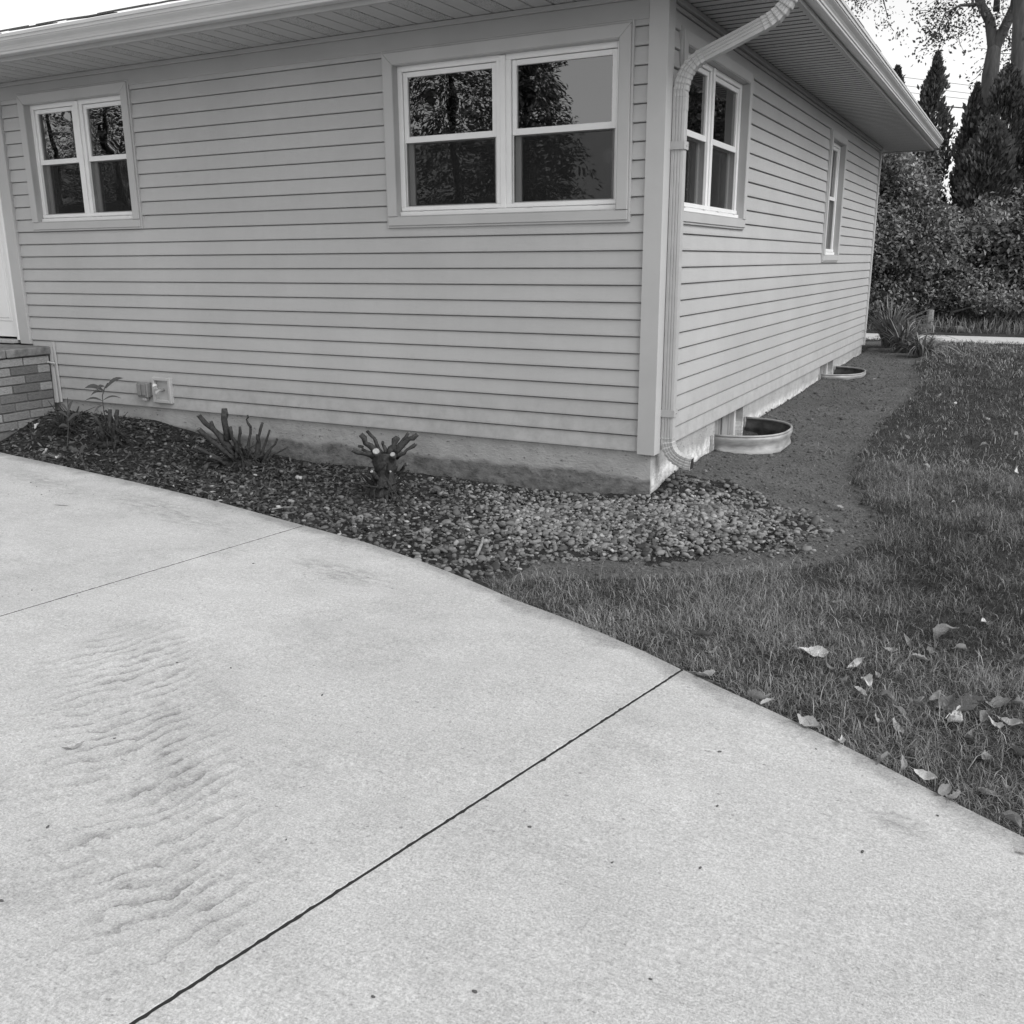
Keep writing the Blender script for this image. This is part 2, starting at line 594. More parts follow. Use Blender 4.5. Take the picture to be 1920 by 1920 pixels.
def brick_mat():
    t = NT("tan_brick")
    r = t.rng(t.rand(), 0, 1, .13, .30)
    v = t.noise(t.coord((1, 1, 2)), 40, 5, .7)
    base = t.math('MULTIPLY', r, t.rng(v, .3, .7, .7, 1.25))
    h = t.noise(t.coord(), 90, 3, .6)
    base = t.math('MULTIPLY', base, t.rng(h, .66, .74, 1, .45))
    t.base(base).rough(.9, .2).bump(t.math('ADD', v, h), .006)
    return t.m


M_BRICK = brick_mat()
M_MORTAR = simple("mortar", .13, .95, .3, 30, .004, 80)
M_CAP = simple("porch_cap_stone", .17, .9, .35, 14, .01, 40, .2)
M_PATH = simple("path_concrete", .50, .9, .10, 4, .003, 60)

# ------------------------------------------------------------------ ground shape
def wall_front_z(x):
    return np.interp(x, [-7, -5.6, -4.35, -3.8, -3.35, -2.85, -1.95, -1.4, -.83, -.12, .2], [-.12, -.115, -.115, -.2, -.285, -.315, -.300, -.315, -.330, -.285, -.25])


def wall_side_z(y):
    return np.interp(y, [-.1, .3, .56, 1.4, 2.87, 5.5, 7.9, 9.5], [-.30, -.225, -.212, -.225, -.18, -.15, -.12, -.11])


def ground_base(x, y):
    x = np.asarray(x, float); y = np.asarray(y, float)
    L = drive_z(x, y) - .03
    k = smooth(-1.2, 7.0, y)
    L = L * (1 - k) + (-.11) * k
    L = L + smooth(12.4, 18, y) * .25
    dx = np.maximum(x, 0); dy = np.maximum(-y, 0)
    d = np.hypot(dx, dy)
    wz = np.where(x < 0, wall_front_z(x), wall_side_z(y))
    D = np.where(x < 0, .85, 1.3)
    wz = np.where(y > 9.5, L, wz)
    D = np.where(x < 0, .85, .85 + .45 * smooth(0, .6, x))
    t = np.where((y > 0) | (x < .8), 1 - smooth(0, 1, d / D), 0)
    return L * (1 - t) + wz * t


WELLS = [(1.365, 2.285, .45, -.105), (5.58, 6.50, .40, -.095)]     # y0, y1, depth out, rim height


def well_in(x, y, grow=0.0):
    m = np.zeros(np.shape(x), bool)
    for y0, y1, dep, rz in WELLS:
        c = (y0 + y1) / 2; a = (y1 - y0) / 2 + grow; b = dep + grow
        m |= (np.abs((y - c) / a) ** 2.4 + np.abs(np.maximum(x, 0) / b) ** 2.4 < 1)
    return m


def on_base(u, v):
    d = ray(u, v); t = 1.0
    prev = t
    while t < 120:
        P = CAM + d * t
        if P[2] <= ground_base(P[0], P[1]): break
        prev = t; t *= 1.01
    for _ in range(25):
        m = (prev + t) / 2; P = CAM + d * m
        if P[2] <= ground_base(P[0], P[1]): t = m
        else: prev = m
    return CAM + d * t


LAWN_PX = [(905, 1097), (960, 1098), (1010, 1086), (1100, 1092), (1200, 1096), (1300, 1092), (1400, 1084), (1500, 1072), (1580, 1056), (1635, 1030), (1660, 1000), (1640, 965), (1608, 925), (1592, 890), (1604, 862), (1640, 822), (1660, 795), (1690, 768), (1716, 742), (1735, 716), (1722, 700), (1716, 688)]
LAWN = [tuple(on_base(u, v)[:2]) for u, v in LAWN_PX]
_i = [i for i, p in enumerate(EDGE) if p[0] > LAWN[0][0] + .03][0]
LAWN = LAWN + [(.75, 9.5), (.3, 10.4), (-3, 10.4), (-14, 10.4), (-14, 60), (40, 60), (40, -9.6), (10.5, -9.6)] + EDGE[::-1][1:len(EDGE) - _i]
GRAVEL_PX = [(1226, 905), (1290, 898), (1380, 912), (1450, 938), (1520, 968), (1545, 1000), (1510, 1026), (1420, 1038), (1300, 1046), (1150, 1050), (1020, 1058), (930, 1078)]
GRAVEL = [tuple(on_base(u, v)[:2]) for u, v in GRAVEL_PX]
_j = [i for i, p in enumerate(EDGE) if p[0] > GRAVEL[-1][0]][0]
GRAVEL = [(0, .2)] + GRAVEL + EDGE[:_j][::-1] + [(-14, .2)]
PATH = [(-14, 10.7), (40, 10.9), (40, 12.5), (-14, 12.2)]


def ground_z(x, y, fine=True):
    x = np.asarray(x, float); y = np.asarray(y, float)
    z = ground_base(x, y)
    inl = in_poly(x, y, LAWN); sd = seg_dist(x, y, LAWN) * np.where(inl, 1, -1)
    z = z + .035 * smooth(-.05, .04, sd) * smooth(0.0, .5, seg_dist(x, y, EDGE, False))
    if fine:
        soil = ~inl
        z = z + fbm(x * 2.2, y * 2.2, 3, 3) * .035 + np.where(soil, fbm(x * 11, y * 11, 9, 4) * .022, fbm(x * 7, y * 7, 5, 2) * .012)
        near = smooth(0, .25, seg_dist(x, y, EDGE, False))
        z = z * near + (ground_base(x, y) - .004) * (1 - near)
    z = np.where(well_in(x, y, -.012), -.72, z)
    ind = in_poly(x, y, DRIVE)
    z = np.where(ind, np.minimum(z, drive_z(x, y) - .10), z)
    inp = in_poly(x, y, PATH)
    z = np.where(inp, np.minimum(z, -.17), z)
    return z


def on_ground(u, v):
    P = on_base(u, v)
    return np.array([P[0], P[1], float(ground_z(P[0], P[1], False))])


xs = np.concatenate([np.linspace(-120, -14, 22), np.linspace(-13, -6.4, 20), np.arange(-6.2, 4.6, .04), np.linspace(4.9, 16, 34), np.linspace(18, 120, 22)])
ys = np.concatenate([np.linspace(-120, -16, 16), np.linspace(-14, -3.3, 16), np.arange(-3.2, 3.2, .04), np.arange(3.25, 9.8, .07), np.linspace(10, 24, 70), np.linspace(26, 140, 24)])
GX, GY = np.meshgrid(xs, ys)
GZ = ground_z(GX, GY)
GV = np.stack([GX.ravel(), GY.ravel(), GZ.ravel()], 1)
nx, ny = len(xs), len(ys)
ii, jj = np.meshgrid(np.arange(nx - 1), np.arange(ny - 1))
a = (jj * nx + ii).ravel()
GF = np.stack([a, a + 1, a + 1 + nx, a + nx], 1)
fc = GV[GF].mean(1)
house_in = (fc[:, 0] < -.12) & (fc[:, 1] > .12) & (fc[:, 1] < 8.6) & (fc[:, 0] > -10.8)
def lawn_in(x, y):
    return in_poly(x + .22 * fbm(x * 5, y * 5, 41, 4) + .05 * fbm(x * 23, y * 23, 45, 2), y + .22 * fbm(x * 5, y * 5, 43, 4) + .05 * fbm(x * 23, y * 23, 47, 2), LAWN)


f_lawn = lawn_in(fc[:, 0], fc[:, 1])
_gn = .40 * smooth(-.8, .3, fc[:, 0])
f_grav = in_poly(fc[:, 0] + _gn * fbm(fc[:, 0] * 4, fc[:, 1] * 4, 51, 4) + .12 * _gn, fc[:, 1] + _gn * fbm(fc[:, 0] * 4, fc[:, 1] * 4, 53, 4), GRAVEL) & ~f_lawn & ~in_poly(fc[:, 0], fc[:, 1], DRIVE) & (fc[:, 0] > -14)
f_soil = ~f_lawn & ~f_grav & (fc[:, 0] > -.2) & (fc[:, 0] < 3) & (fc[:, 1] > -2.6) & (fc[:, 1] < 10.4) & ~in_poly(fc[:, 0], fc[:, 1], DRIVE)


def sub_ground(name, mask, mat):
    F = GF[mask]
    used, inv = np.unique(F, return_inverse=True)
    o = ob(name, np_mesh(name, GV[used], inv.reshape(F.shape), mat, True))
    return tag(o, kind="structure")


ground = sub_ground("ground", ~house_in & ~f_grav & ~f_soil, M_TURF)
soil_bed = sub_ground("soil_bed", ~house_in & f_soil, M_SOIL)
gravel_bed = sub_ground("gravel_bed", ~house_in & f_grav, M_MULCH)

# ------------------------------------------------------------------ driveway: cast slabs with open joints
driveway = MB().box(-14, 10.5, -15, -2.9, -.75, -.62).build("driveway", M_DARKGAP)
tag(driveway, kind="structure")


def joint_line(p, q):
    A = on_drive(*p)[:2]; B = on_drive(*q)[:2]
    d = (B - A) / np.linalg.norm(B - A)
    return A, d


JA = joint_line((0, 1155), (570, 985)); JB = joint_line((250, 1917), (1280, 1255))


def edge_hit(J):
    A, d = J; n = np.array([-d[1], d[0]])
    for i in range(len(EDGE) - 1):
        p, q = np.array(EDGE[i]), np.array(EDGE[i + 1])
        s0, s1 = (p - A) @ n, (q - A) @ n
        if s0 * s1 <= 0 and s0 != s1:
            t = s0 / (s0 - s1); return i, p + (q - p) * t


def joint_pts(J, side, seed, jag=.0011, half=.0042):
    i, top = edge_hit(J); A, d = J; n = np.array([-d[1], d[0]])
    t0 = (-15 - A[1]) / d[1]; t1 = (top - A) @ d
    rs = np.random.default_rng(seed)
    ts = np.concatenate([np.linspace(t0, t1 - 4.5, 8)[:-1], np.arange(t1 - 4.5, t1, .014), [t1]])
    w = half + np.abs(rs.normal(0, jag, len(ts))) * np.where(rs.random(len(ts)) < .3, 2.0, .5)
    return i, [tuple(A + d * t + n * side * ww) for t, ww in zip(ts, w)]


def dense(P, step=.05):
    out = []
    for (ax, ay), (bx, by) in zip(P[:-1], P[1:]):
        L = math.hypot(bx - ax, by - ay); n = max(1, int(L / step)) if L < 1.2 else max(1, int(L / .4))
        out += [(ax + (bx - ax) * k / n, ay + (by - ay) * k / n) for k in range(n)]
    return out + [P[-1]]


def slab(poly, name="slab"):
    """top sheet with a worn arris, sides, and an edge-wear attribute"""
    bm = bmesh.new()
    P = poly
    area = sum(P[i][0] * P[(i + 1) % len(P)][1] - P[(i + 1) % len(P)][0] * P[i][1] for i in range(len(P)))
    if area < 0: P = P[::-1]
    n = len(P)

    def inset(k):
        o = []
        for i in range(n):
            a = np.array(P[i - 1]); b = np.array(P[i]); c = np.array(P[(i + 1) % n])
            t = c - a; t /= (np.linalg.norm(t) + 1e-9)
            o.append(b + np.array([-t[1], t[0]]) * k)
        return o
    rings = []
    for k, dz in ((0, -.11), (0, -.003), (.0006, -.0008), (.002, 0)):
        rings.append([bm.verts.new((p[0], p[1], drive_z(p[0], p[1]) + dz)) for p in inset(k)])
    bm.verts.ensure_lookup_table()
    for r0, r1 in zip(rings[:-1], rings[1:]):
        for i in range(n):
            try: bm.faces.new((r0[i], r0[(i + 1) % n], r1[(i + 1) % n], r1[i]))
            except ValueError: pass
    # top sheet: constrained triangulation with inner points, so that no slivers run across the slab
    top = [Vector(v.co[:2]) for v in rings[-1]]
    PT = [tuple(v) for v in top]
    gx, gy = np.meshgrid(np.arange(-13.6, 10.4, .35), np.arange(-14.8, 0, .35))
    gp = np.stack([gx.ravel(), gy.ravel()], 1)
    gp = gp[in_poly(gp[:, 0], gp[:, 1], PT)]
    gp = gp[seg_dist(gp[:, 0], gp[:, 1], PT) > .12]
    vo, eo, fo, ov_, oe_, of_ = delaunay_2d_cdt(top + [Vector(p) for p in gp], [], [list(range(n))], 1, 1e-6)
    tv = []
    for k, v in enumerate(vo):
        src = [q for q in ov_[k] if q < n]
        tv.append(rings[-1][src[0]] if src else bm.verts.new((v.x, v.y, drive_z(v.x, v.y))))
    for f in fo:
        try: bm.faces.new([tv[q] for q in f])
        except ValueError: pass
    bmesh.ops.recalc_face_normals(bm, faces=bm.faces)
    bm.normal_update()
    if sum(f.normal.z * f.calc_area() for f in bm.faces) < 0: bmesh.ops.reverse_faces(bm, faces=bm.faces)
    me = bpy.data.meshes.new(name); bm.to_mesh(me); bm.free()
    me.materials.append(M_CONC)
    return ob(name, me, driveway)


iA, pa_l = joint_pts(JA, 1, 1); _, pa_r = joint_pts(JA, -1, 2)
iB, pb_l = joint_pts(JB, 1, 3); _, pb_r = joint_pts(JB, -1, 4)
EJ = lambda a, b: dense([EDGE[k] for k in range(a, b + 1)])
_, hA = edge_hit(JA); _, hB = edge_hit(JB)
slab(EJ(0, iA)[:-1] + [EDGE[iA]] + pa_l[::-1] + [(-14, -15)])
slab(dense([pa_r[-1]] + [EDGE[k] for k in range(iA + 1, iB + 1)] + [pb_l[-1]])[:-1] + pb_l[::-1] + pa_r[:-1])
slab(dense([pb_r[-1]] + [EDGE[k] for k in range(iB + 1, len(EDGE))]) + [(10.5, -15)] + pb_r[:-1])
joint_dirt = MB()
for J in (JA, JB):
    i, top = edge_hit(J); A, d = J; nrm = np.array([-d[1], d[0]])
    q = []
    for t in ((-15 - A[1]) / d[1], (top - A) @ d):
        for s_ in (-.012, .012):
            P = A + d * t + nrm * s_; q.append((P[0], P[1], drive_z(P[0], P[1]) - .0016))
    joint_dirt.add(q, [(0, 1, 3, 2)])
joint_dirt.build("joint_dirt", M_DARKGAP, driveway)

# path behind the house
path = MB()
pp = [(-14, 10.7), (40, 10.9), (40, 12.5), (-14, 12.2)]
path.add([(x, y, -.10) for x, y in pp] + [(x, y, -.25) for x, y in pp], [(0, 1, 2, 3), (0, 4, 5, 1), (1, 5, 6, 2), (2, 6, 7, 3), (3, 7, 4, 0)])
tag(path.build("path", M_PATH), kind="structure")

# ------------------------------------------------------------------ the house
E_ = 0.1016                       # height of one siding course
ZS = 2.60                         # soffit height
XL, YB = -11.0, 8.72              # far ends of the front and the side wall
house = empty("house", (-5.5, 4.3, -.3))
HOFF = Vector((-5.5, 4.3, -.3))
tag(house, "single storey house with grey lap siding, white windows and deep eaves", "house")


def under(o, parent):
    """parent while keeping the mesh where it was built (all house meshes are built in world coordinates)"""
    o.parent = parent
    o.matrix_parent_inverse = parent.matrix_world.inverted() if parent is not house else Matrix.Translation(-HOFF)
    return o


def Wf(u, d, z): return (u, -d, z)
def Ws(u, d, z): return (d, u, z)


def wbox(mb, W, u0, u1, d0, d1, z0, z1):
    V = [W(u, d, z) for z in (z0, z1) for (u, d) in ((u0, d0), (u1, d0), (u1, d1), (u0, d1))]
    return mb.add(V, [(0, 3, 2, 1), (4, 5, 6, 7), (0, 1, 5, 4), (1, 2, 6, 5), (2, 3, 7, 6), (3, 0, 4, 7)])


def wprism(mb, W, poly, d0, d1):
    n = len(poly)
    V = [W(u, d0, z) for u, z in poly] + [W(u, d1, z) for u, z in poly]
    F = [tuple(range(n)), tuple(range(2 * n - 1, n - 1, -1))] + [(i, (i + 1) % n, (i + 1) % n + n, i + n) for i in range(n)]
    return mb.add(V, F)


WIN = {  # wall, u0, u1, z0, z1, sash units
    "main": (Wf, -1.930, -.190, 1.378, 2.470, 2),
    "left": (Wf, -5.585, -4.272, 1.422, 2.505, 2),
    "side": (Ws, .245, 1.858, 1.376, 2.466, 2),
    "back": (Ws, 5.06, 5.995, 1.130, 2.446, 1),
}
DOOR = (-7.15, -5.812, .40, 2.47)
PLATE = (-4.334, -4.125, .045, .256)

front_wall = MB(); side_wall = MB()


def backing(mb, W, u0, u1, z0, z1, holes, d0=-.15, d1=-.036):
    us = sorted({u0, u1} | {h[0] for h in holes} | {h[1] for h in holes})
    for a, b in zip(us[:-1], us[1:]):
        c = (a + b) / 2
        hs = sorted([(h[2], h[3]) for h in holes if h[0] < c < h[1]])
        z = z0
        for h0, h1 in hs:
            if h0 > z: wbox(mb, W, a, b, d0, d1, z, h0)
            z = h1
        if z < z1: wbox(mb, W, a, b, d0, d1, z, z1)


def inner(w):
    _, u0, u1, z0, z1, n = w
    return (u0 + .07, u1 - .07, z0 + .05, z1 - .07)


backing(front_wall, Wf, XL, -.03, 0.004, ZS + .1, [inner(WIN["main"]), inner(WIN["left"]), (DOOR[0] + .1, DOOR[1] - .1, DOOR[2] + .05, DOOR[3] - .12)])
backing(side_wall, Ws, .15, YB - .03, 0.004, ZS + .1, [inner(WIN["side"]), inner(WIN["back"])])
front_wall = under(front_wall.build("front_wall", M_ROOM), house)
side_wall = under(side_wall.build("side_wall", M_ROOM), house)
bw = MB().box(XL, -.15, YB - .15, YB - .03, 0, ZS + .1).box(XL, XL + .12, .15, YB - .15, 0, ZS + .1)
under(bw.build("rear_wall", M_TRIM), house)
rm = MB().box(XL, -.03, .03, YB - .03, .30, .34).box(XL, -.03, .03, YB - .03, ZS + .101, ZS + .14)
rm.box(-3.2, -3.1, .15, YB - .15, .34, ZS + .1).box(-7.0, -3.2, 3.4, 3.5, .34, ZS + .1).box(-3.1, -.15, 4.2, 4.3, .34, ZS + .1)
under(rm.build("interior_walls", M_ROOM), house)

# siding
PROF = [(-.0015, -.005), (.0015, 0.0), (.012, -.0004), (E_ - .0078, -.0110), (E_ - .0070, -.029), (E_ + .004, -.029)]


def prof_slice(h0, h1):
    hs = [p[0] for p in PROF]; ds = [p[1] for p in PROF]
    pts = [(h0, float(np.interp(h0, hs, ds)))] + [p for p in PROF if h0 < p[0] < h1] + [(h1, float(np.interp(h1, hs, ds)))]
    return pts


def plank_piece(mb, W, u0, u1, zb, h0, h1):
    pts = prof_slice(h0, h1)
    ring = pts + [(h1, -.033), (h0, -.033)]
    mb.loft([[W(u, d, zb + h) for h, d in ring] for u in (u0, u1)])


def side_courses(W, u0, u1, ztop, holes, parent):
    k = 0
    while k * E_ < ztop - .012:
        zb = k * E_
        hi = min(E_ + .004, ztop - zb)
        us = sorted({u0, u1} | {max(u0, min(u1, h[0])) for h in holes} | {max(u0, min(u1, h[1])) for h in holes})
        cur = None

        def flush(c):
            if c is not None and c.V:
                under(c.build("siding_plank", M_SIDING), parent)
        for a, b in zip(us[:-1], us[1:]):
            if b - a < 1e-4: continue
            c = (a + b) / 2; h0, h1 = -.0015, hi
            for q in holes:
                if q[0] < c < q[1]:
                    if q[2] <= zb + h0 + .01 and q[3] >= zb + h1 - .01: h1 = h0
                    elif q[2] > zb + h0 and q[2] < zb + h1: h1 = q[2] - zb
                    elif q[3] > zb + h0 and q[3] < zb + h1: h0 = q[3] - zb
            if h1 - h0 < .012:
                flush(cur); cur = None
                continue
            if cur is None: cur = MB()
            plank_piece(cur, W, a, b, zb, h0, h1)
        flush(cur)
        k += 1


def hole(w, g=.004): return (w[1] + g, w[2] - g, w[3] + g, w[4] - g)


side_courses(Wf, XL, -.1025, 2.470, [hole(WIN["main"]), hole(WIN["left"]), (DOOR[0], DOOR[1], DOOR[2], 3), (PLATE[0] + .004, PLATE[1] - .004, PLATE[2] + .004, PLATE[3] - .004)], front_wall)
side_courses(Ws, .1025, YB - .05, 2.56, [hole(WIN["side"]), hole(WIN["back"])], side_wall)

# frieze boards and the channel under the soffit
fr = MB()
wbox(fr, Wf, XL, -.1025, -.03, .006, 2.467, ZS - .03)
wbox(fr, Wf, XL, -.1025, -.03, .028, ZS - .03, ZS - .002)
under(fr.build("frieze_board", M_FRIEZE, bevel=.003), house)
fr = MB(); wbox(fr, Ws, .1025, YB, -.03, .022, 2.565, ZS - .002)
under(fr.build("frieze_board", M_FRIEZE, bevel=.003), house)

# corner posts
cp = MB()
ring = [(-.1025, -.02), (-.1025, -.0), (-.100, .014), (.012, .014), (.014, .012), (.014, -.100), (.0, -.1025), (-.02, -.1025), (-.02, -.02)]
cp.loft([[(x, -d, z) for x, d in ring] for z in (-.012, ZS - .03)])
under(cp.build("corner_post", M_TRIM, bevel=.0), house)
cp = MB(); wbox(cp, Ws, YB - .05, YB + .02, -.03, .016, -.012, ZS - .03)
under(cp.build("corner_post", M_TRIM, bevel=.003), house)

# foundation
fd = MB()
fd.box(XL, -.02, .02, .22, -.95, .004)
bwins = [(1.425, 2.245), (5.60, 6.41)]
yy = .22
for a, b in bwins:
    fd.box(-.22, -.02, yy, a, -.95, .004)
    fd.box(-.22, -.02, a, b, -.95, -.60)
    yy = b
fd.box(-.22, -.02, yy, YB - .03, -.95, .004)
fd = under(fd.build("foundation", M_FOUND), house)

for n_, (a, b) in enumerate(bwins):
    w = MB(); wbox(w, Ws, a, b, -.22, -.19, -.60, -.004)
    bwin = under(w.build("basement_window", M_DARKGAP), house)
    m = MB()
    wbox(m, Ws, b - .05, b - .002, -.19, -.075, -.60, -.03); wbox(m, Ws, a + .002, a + .03, -.19, -.075, -.60, -.03); wbox(m, Ws, a + .03, b - .05, -.19, -.075, -.034, -.005)
    under(m.build("frame", M_WHITE_D, bevel=.003), bwin)
    x0 = a + .034; wd = (b - .054 - x0) / 3
    for i in range(3):
        m = MB(); wbox(m, Ws, x0 + i * wd, x0 + (i + 1) * wd - .006, -.16, -.105 - .012 * (i % 2), -.60, -.036)
        under(m.build("board", M_WOODOLD, bevel=.003), bwin)


# windows
def make_window(W, u0, u1, z0, z1, n):
    J = .014; cw = .071; sb = .058
    root = MB()
    a0, a1, b0, b1 = u0 + J + cw, u1 - J - cw, z0 + J + sb, z1 - J - cw - .004     # clear opening in the casing
    fw = .034; fd0, fd1 = -.115, -.040
    # white outer frame (the window object itself)
    wbox(root, W, a0, a0 + fw, fd0, fd1, b0, b1); wbox(root, W, a1 - fw, a1, fd0, fd1, b0, b1)
    wbox(root, W, a0 + fw, a1 - fw, fd0, fd1, b1 - fw, b1); wbox(root, W, a0 + fw, a1 - fw, fd0, fd1, b0, b0 + .030)
    wbox(root, W, a0 + .004, a1 - .004, fd1, fd1 + .022, b0 + .001, b0 + .032)
    wbox(root, W, a0 + .006, a1 - .006, fd1, fd1 + .009, b0 + .036, b0 + .062)
    c = (a0 + a1) / 2; mw = .052
    if n == 2:
        wbox(root, W, c - mw, c + mw, fd0, fd1, b0 + .030, b1 - fw)
        wbox(root, W, c - .018, c + .018, fd1, fd1 + .012, b0 + .034, b1 - .006)
    win = under(root.build("window", M_WHITE, bevel=.003), house)
    # casing with a thin channel round it
    m = MB()
    wbox(m, W, u0, u0 + J, -.028, .010, z0, z1); wbox(m, W, u1 - J, u1, -.028, .010, z0, z1)
    wbox(m, W, u0 + J, u1 - J, -.028, .010, z0, z0 + J); wbox(m, W, u0 + J, u1 - J, -.028, .010, z1 - J, z1)
    under(m.build("channel", M_TRIM, bevel=.002), win)
    p, q, r, s = u0 + J, u1 - J, z0 + J, z1 - J
    for poly in ([(p, s), (q, s), (q - cw, s - cw), (p + cw, s - cw)],
                 [(p, s - .001), (p + cw, s - cw - .001), (p + cw, r + sb), (p, r + sb)],
                 [(q, s - .001), (q - cw, s - cw - .001), (q - cw, r + sb), (q, r + sb)],
                 [(p, r), (q, r), (q, r + sb - .002), (p, r + sb - .002)]):
        m = MB(); wprism(m, W, poly, -.028, .022 if poly[0][1] != r else .018)
        under(m.build("casing", M_TRIM, bevel=.0025), win)
    m = MB(); t = .005
    wbox(m, W, p + cw - .002, p + cw + t - .002, -.11, .016, r + sb, s - cw); wbox(m, W, q - cw - t + .002, q - cw + .002, -.11, .016, r + sb, s - cw)
    wbox(m, W, p + cw + t, q - cw - t, -.11, .016, s - cw - t, s - cw); wbox(m, W, p + cw + t, q - cw - t, -.11, .016, r + sb - .001, r + sb + t)
    under(m.build("reveal", M_REVEAL), win)
    units = [(a0 + fw, c - mw), (c + mw, a1 - fw)] if n == 2 else [(a0 + fw, a1 - fw)]
    zb, zt = b0 + .062, b1 - fw
    zm = (zb + zt) / 2 + .004
    st = .030
    for ua, ub in units:
        ua += .004; ub -= .004
        m = MB()   # upper sash, in the outer track
        wbox(m, W, ua, ua + st, -.085, -.052, zm - .02, zt - .004); wbox(m, W, ub - st, ub, -.085, -.052, zm - .02, zt - .004)
        wbox(m, W, ua + st, ub - st, -.085, -.052, zt - .004 - st, zt - .004); wbox(m, W, ua + st, ub - st, -.085, -.052, zm - .02, zm + .018)
        under(m.build("sash", M_WHITE, bevel=.002), win)
        m = MB()   # lower sash, one track further in
        wbox(m, W, ua, ua + .038, -.125, -.093, zb - .03, zm + .016); wbox(m, W, ub - .038, ub, -.125, -.093, zb - .03, zm + .016)
        wbox(m, W, ua + .038, ub - .038, -.125, -.093, zb - .03, zb + .012); wbox(m, W, ua + .038, ub - .038, -.125, -.093, zm - .022, zm + .016)
        under(m.build("sash", M_WHITE, bevel=.002), win)
        m = MB(); wbox(m, W, ua + st - .004, ub - st + .004, -.070, -.066, zm + .014, zt - st)
        under(m.build("pane", M_GLASS), win)
        m = MB(); wbox(m, W, ua + .034, ub - .034, -.110, -.106, zb + .008, zm - .018)
        under(m.build("pane", M_GLASS), win)
        m = MB(); m.add([W(ua + .008, -.060, zb + .004), W(ub - .008, -.060, zb + .004), W(ub - .008, -.060, zm - .02), W(ua + .008, -.060, zm - .02)], [(0, 1, 2, 3)])
        under(m.build("insect_screen", M_SCREEN), win)
        m = MB()
        wbox(m, W, ua + .001, ua + .008, -.066, -.054, zb - .004, zm - .021); wbox(m, W, ub - .008, ub - .001, -.066, -.054, zb - .004, zm - .021); wbox(m, W, ua + .008, ub - .008, -.066, -.054, zb - .004, zb + .005)
        under(m.build("screen_frame", M_WHITE_D), win)
        for f in (.28, .74):
            x = ua + (ub - ua) * f
            m = MB(); wbox(m, W, x - .022, x + .022, -.096, -.086, zm + .0165, zm + .024); wbox(m, W, x - .008, x + .020, -.096, -.088, zm + .024, zm + .031)
            under(m.build("sash_lock", M_WHITE_D, bevel=.002), win)
        for f in (.2, .85):
            x = ua + (ub - ua) * f
            m = MB(); wbox(m, W, x - .016, x + .016, -.031, -.012, b0 + .0325, b0 + .0355)
            under(m.build("weep_cover", M_WHITE_D), win)
    return win, units, (zb, zt)


WOBJ = {k: make_window(*w) for k, w in WIN.items()}


def drape(W, win, u0, u1, z0, z1, dd=-.22):
    m = MB(); n = 34
    V = []; F = []
    for i in range(n + 1):
        u = u0 + (u1 - u0) * i / n
        d = dd + .022 * math.sin(i * 1.25) + .01 * math.sin(i * 2.9)
        V += [W(u, d, z0), W(u, d, z1)]
    F = [(2 * i, 2 * i + 2, 2 * i + 3, 2 * i + 1) for i in range(n)]
    m.add(V, F)
    under(m.build("curtain", M_CURTAIN, smooth_=True), win)


drape(Wf, WOBJ["left"][0], -5.45, -5.02, 1.35, 2.5); drape(Wf, WOBJ["left"][0], -4.78, -4.36, 1.35, 2.5)
drape(Ws, WOBJ["side"][0], .95, 1.2, 1.3, 2.5); drape(Ws, WOBJ["side"][0], 1.55, 1.75, 1.3, 2.5)
drape(Ws, WOBJ["back"][0], 5.15, 5.9, 1.05, 2.5)
drape(Wf, WOBJ["main"][0], -1.83, -1.70, 1.35, 2.5)

# door
m = MB(); wbox(m, Wf, -6.96, -6.001, -.09, -.045, .52, 2.36)
door = under(m.build("door", M_DOOR, bevel=.003), house)
for za, zb in ((.66, 1.35), (1.47, 2.22)):
    for ua, ub in ((-6.86, -6.54), (-6.42, -6.10)):
        m = MB()
        wprism(m, Wf, [(ua, za), (ub, za), (ub, zb), (ua, zb)], -.046, -.040)
        wprism(m, Wf, [(ua + .03, za + .03), (ub - .03, za + .03), (ub - .03, zb - .03), (ua + .03, zb - .03)], -.040, -.034)
        under(m.build("panel", M_DOOR, bevel=.0025), door)
m = MB(); m.tube([(-6.90, .03, 1.4), (-6.90, -.02, 1.4)], .026, 12)
under(m.build("handle", M_BRASS), door)
m = MB()
wbox(m, Wf, -5.998, -5.945, -.12, .012, .50, 2.40); wbox(m, Wf, -7.02, -6.965, -.12, .012, .50, 2.40); wbox(m, Wf, -6.965, -5.998, -.12, .012, 2.365, 2.40)
wbox(m, Wf, -5.976, -5.955, .012, .02, .50, 2.39)
under(m.build("door_frame", M_WHITE, bevel=.004), house)
m = MB()
wbox(m, Wf, -5.944, -5.815, -.028, .020, .47, 2.466); wbox(m, Wf, -7.15, -7.021, -.028, .020, .47, 2.466); wbox(m, Wf, -7.021, -5.944, -.028, .020, 2.401, 2.466)
under(m.build("door_casing", M_TRIM, bevel=.003), house)
m = MB(); wbox(m, Wf, -6.98, -5.99, -.1, .06, .472, .500)
under(m.build("threshold", M_METAL, bevel=.004), house)

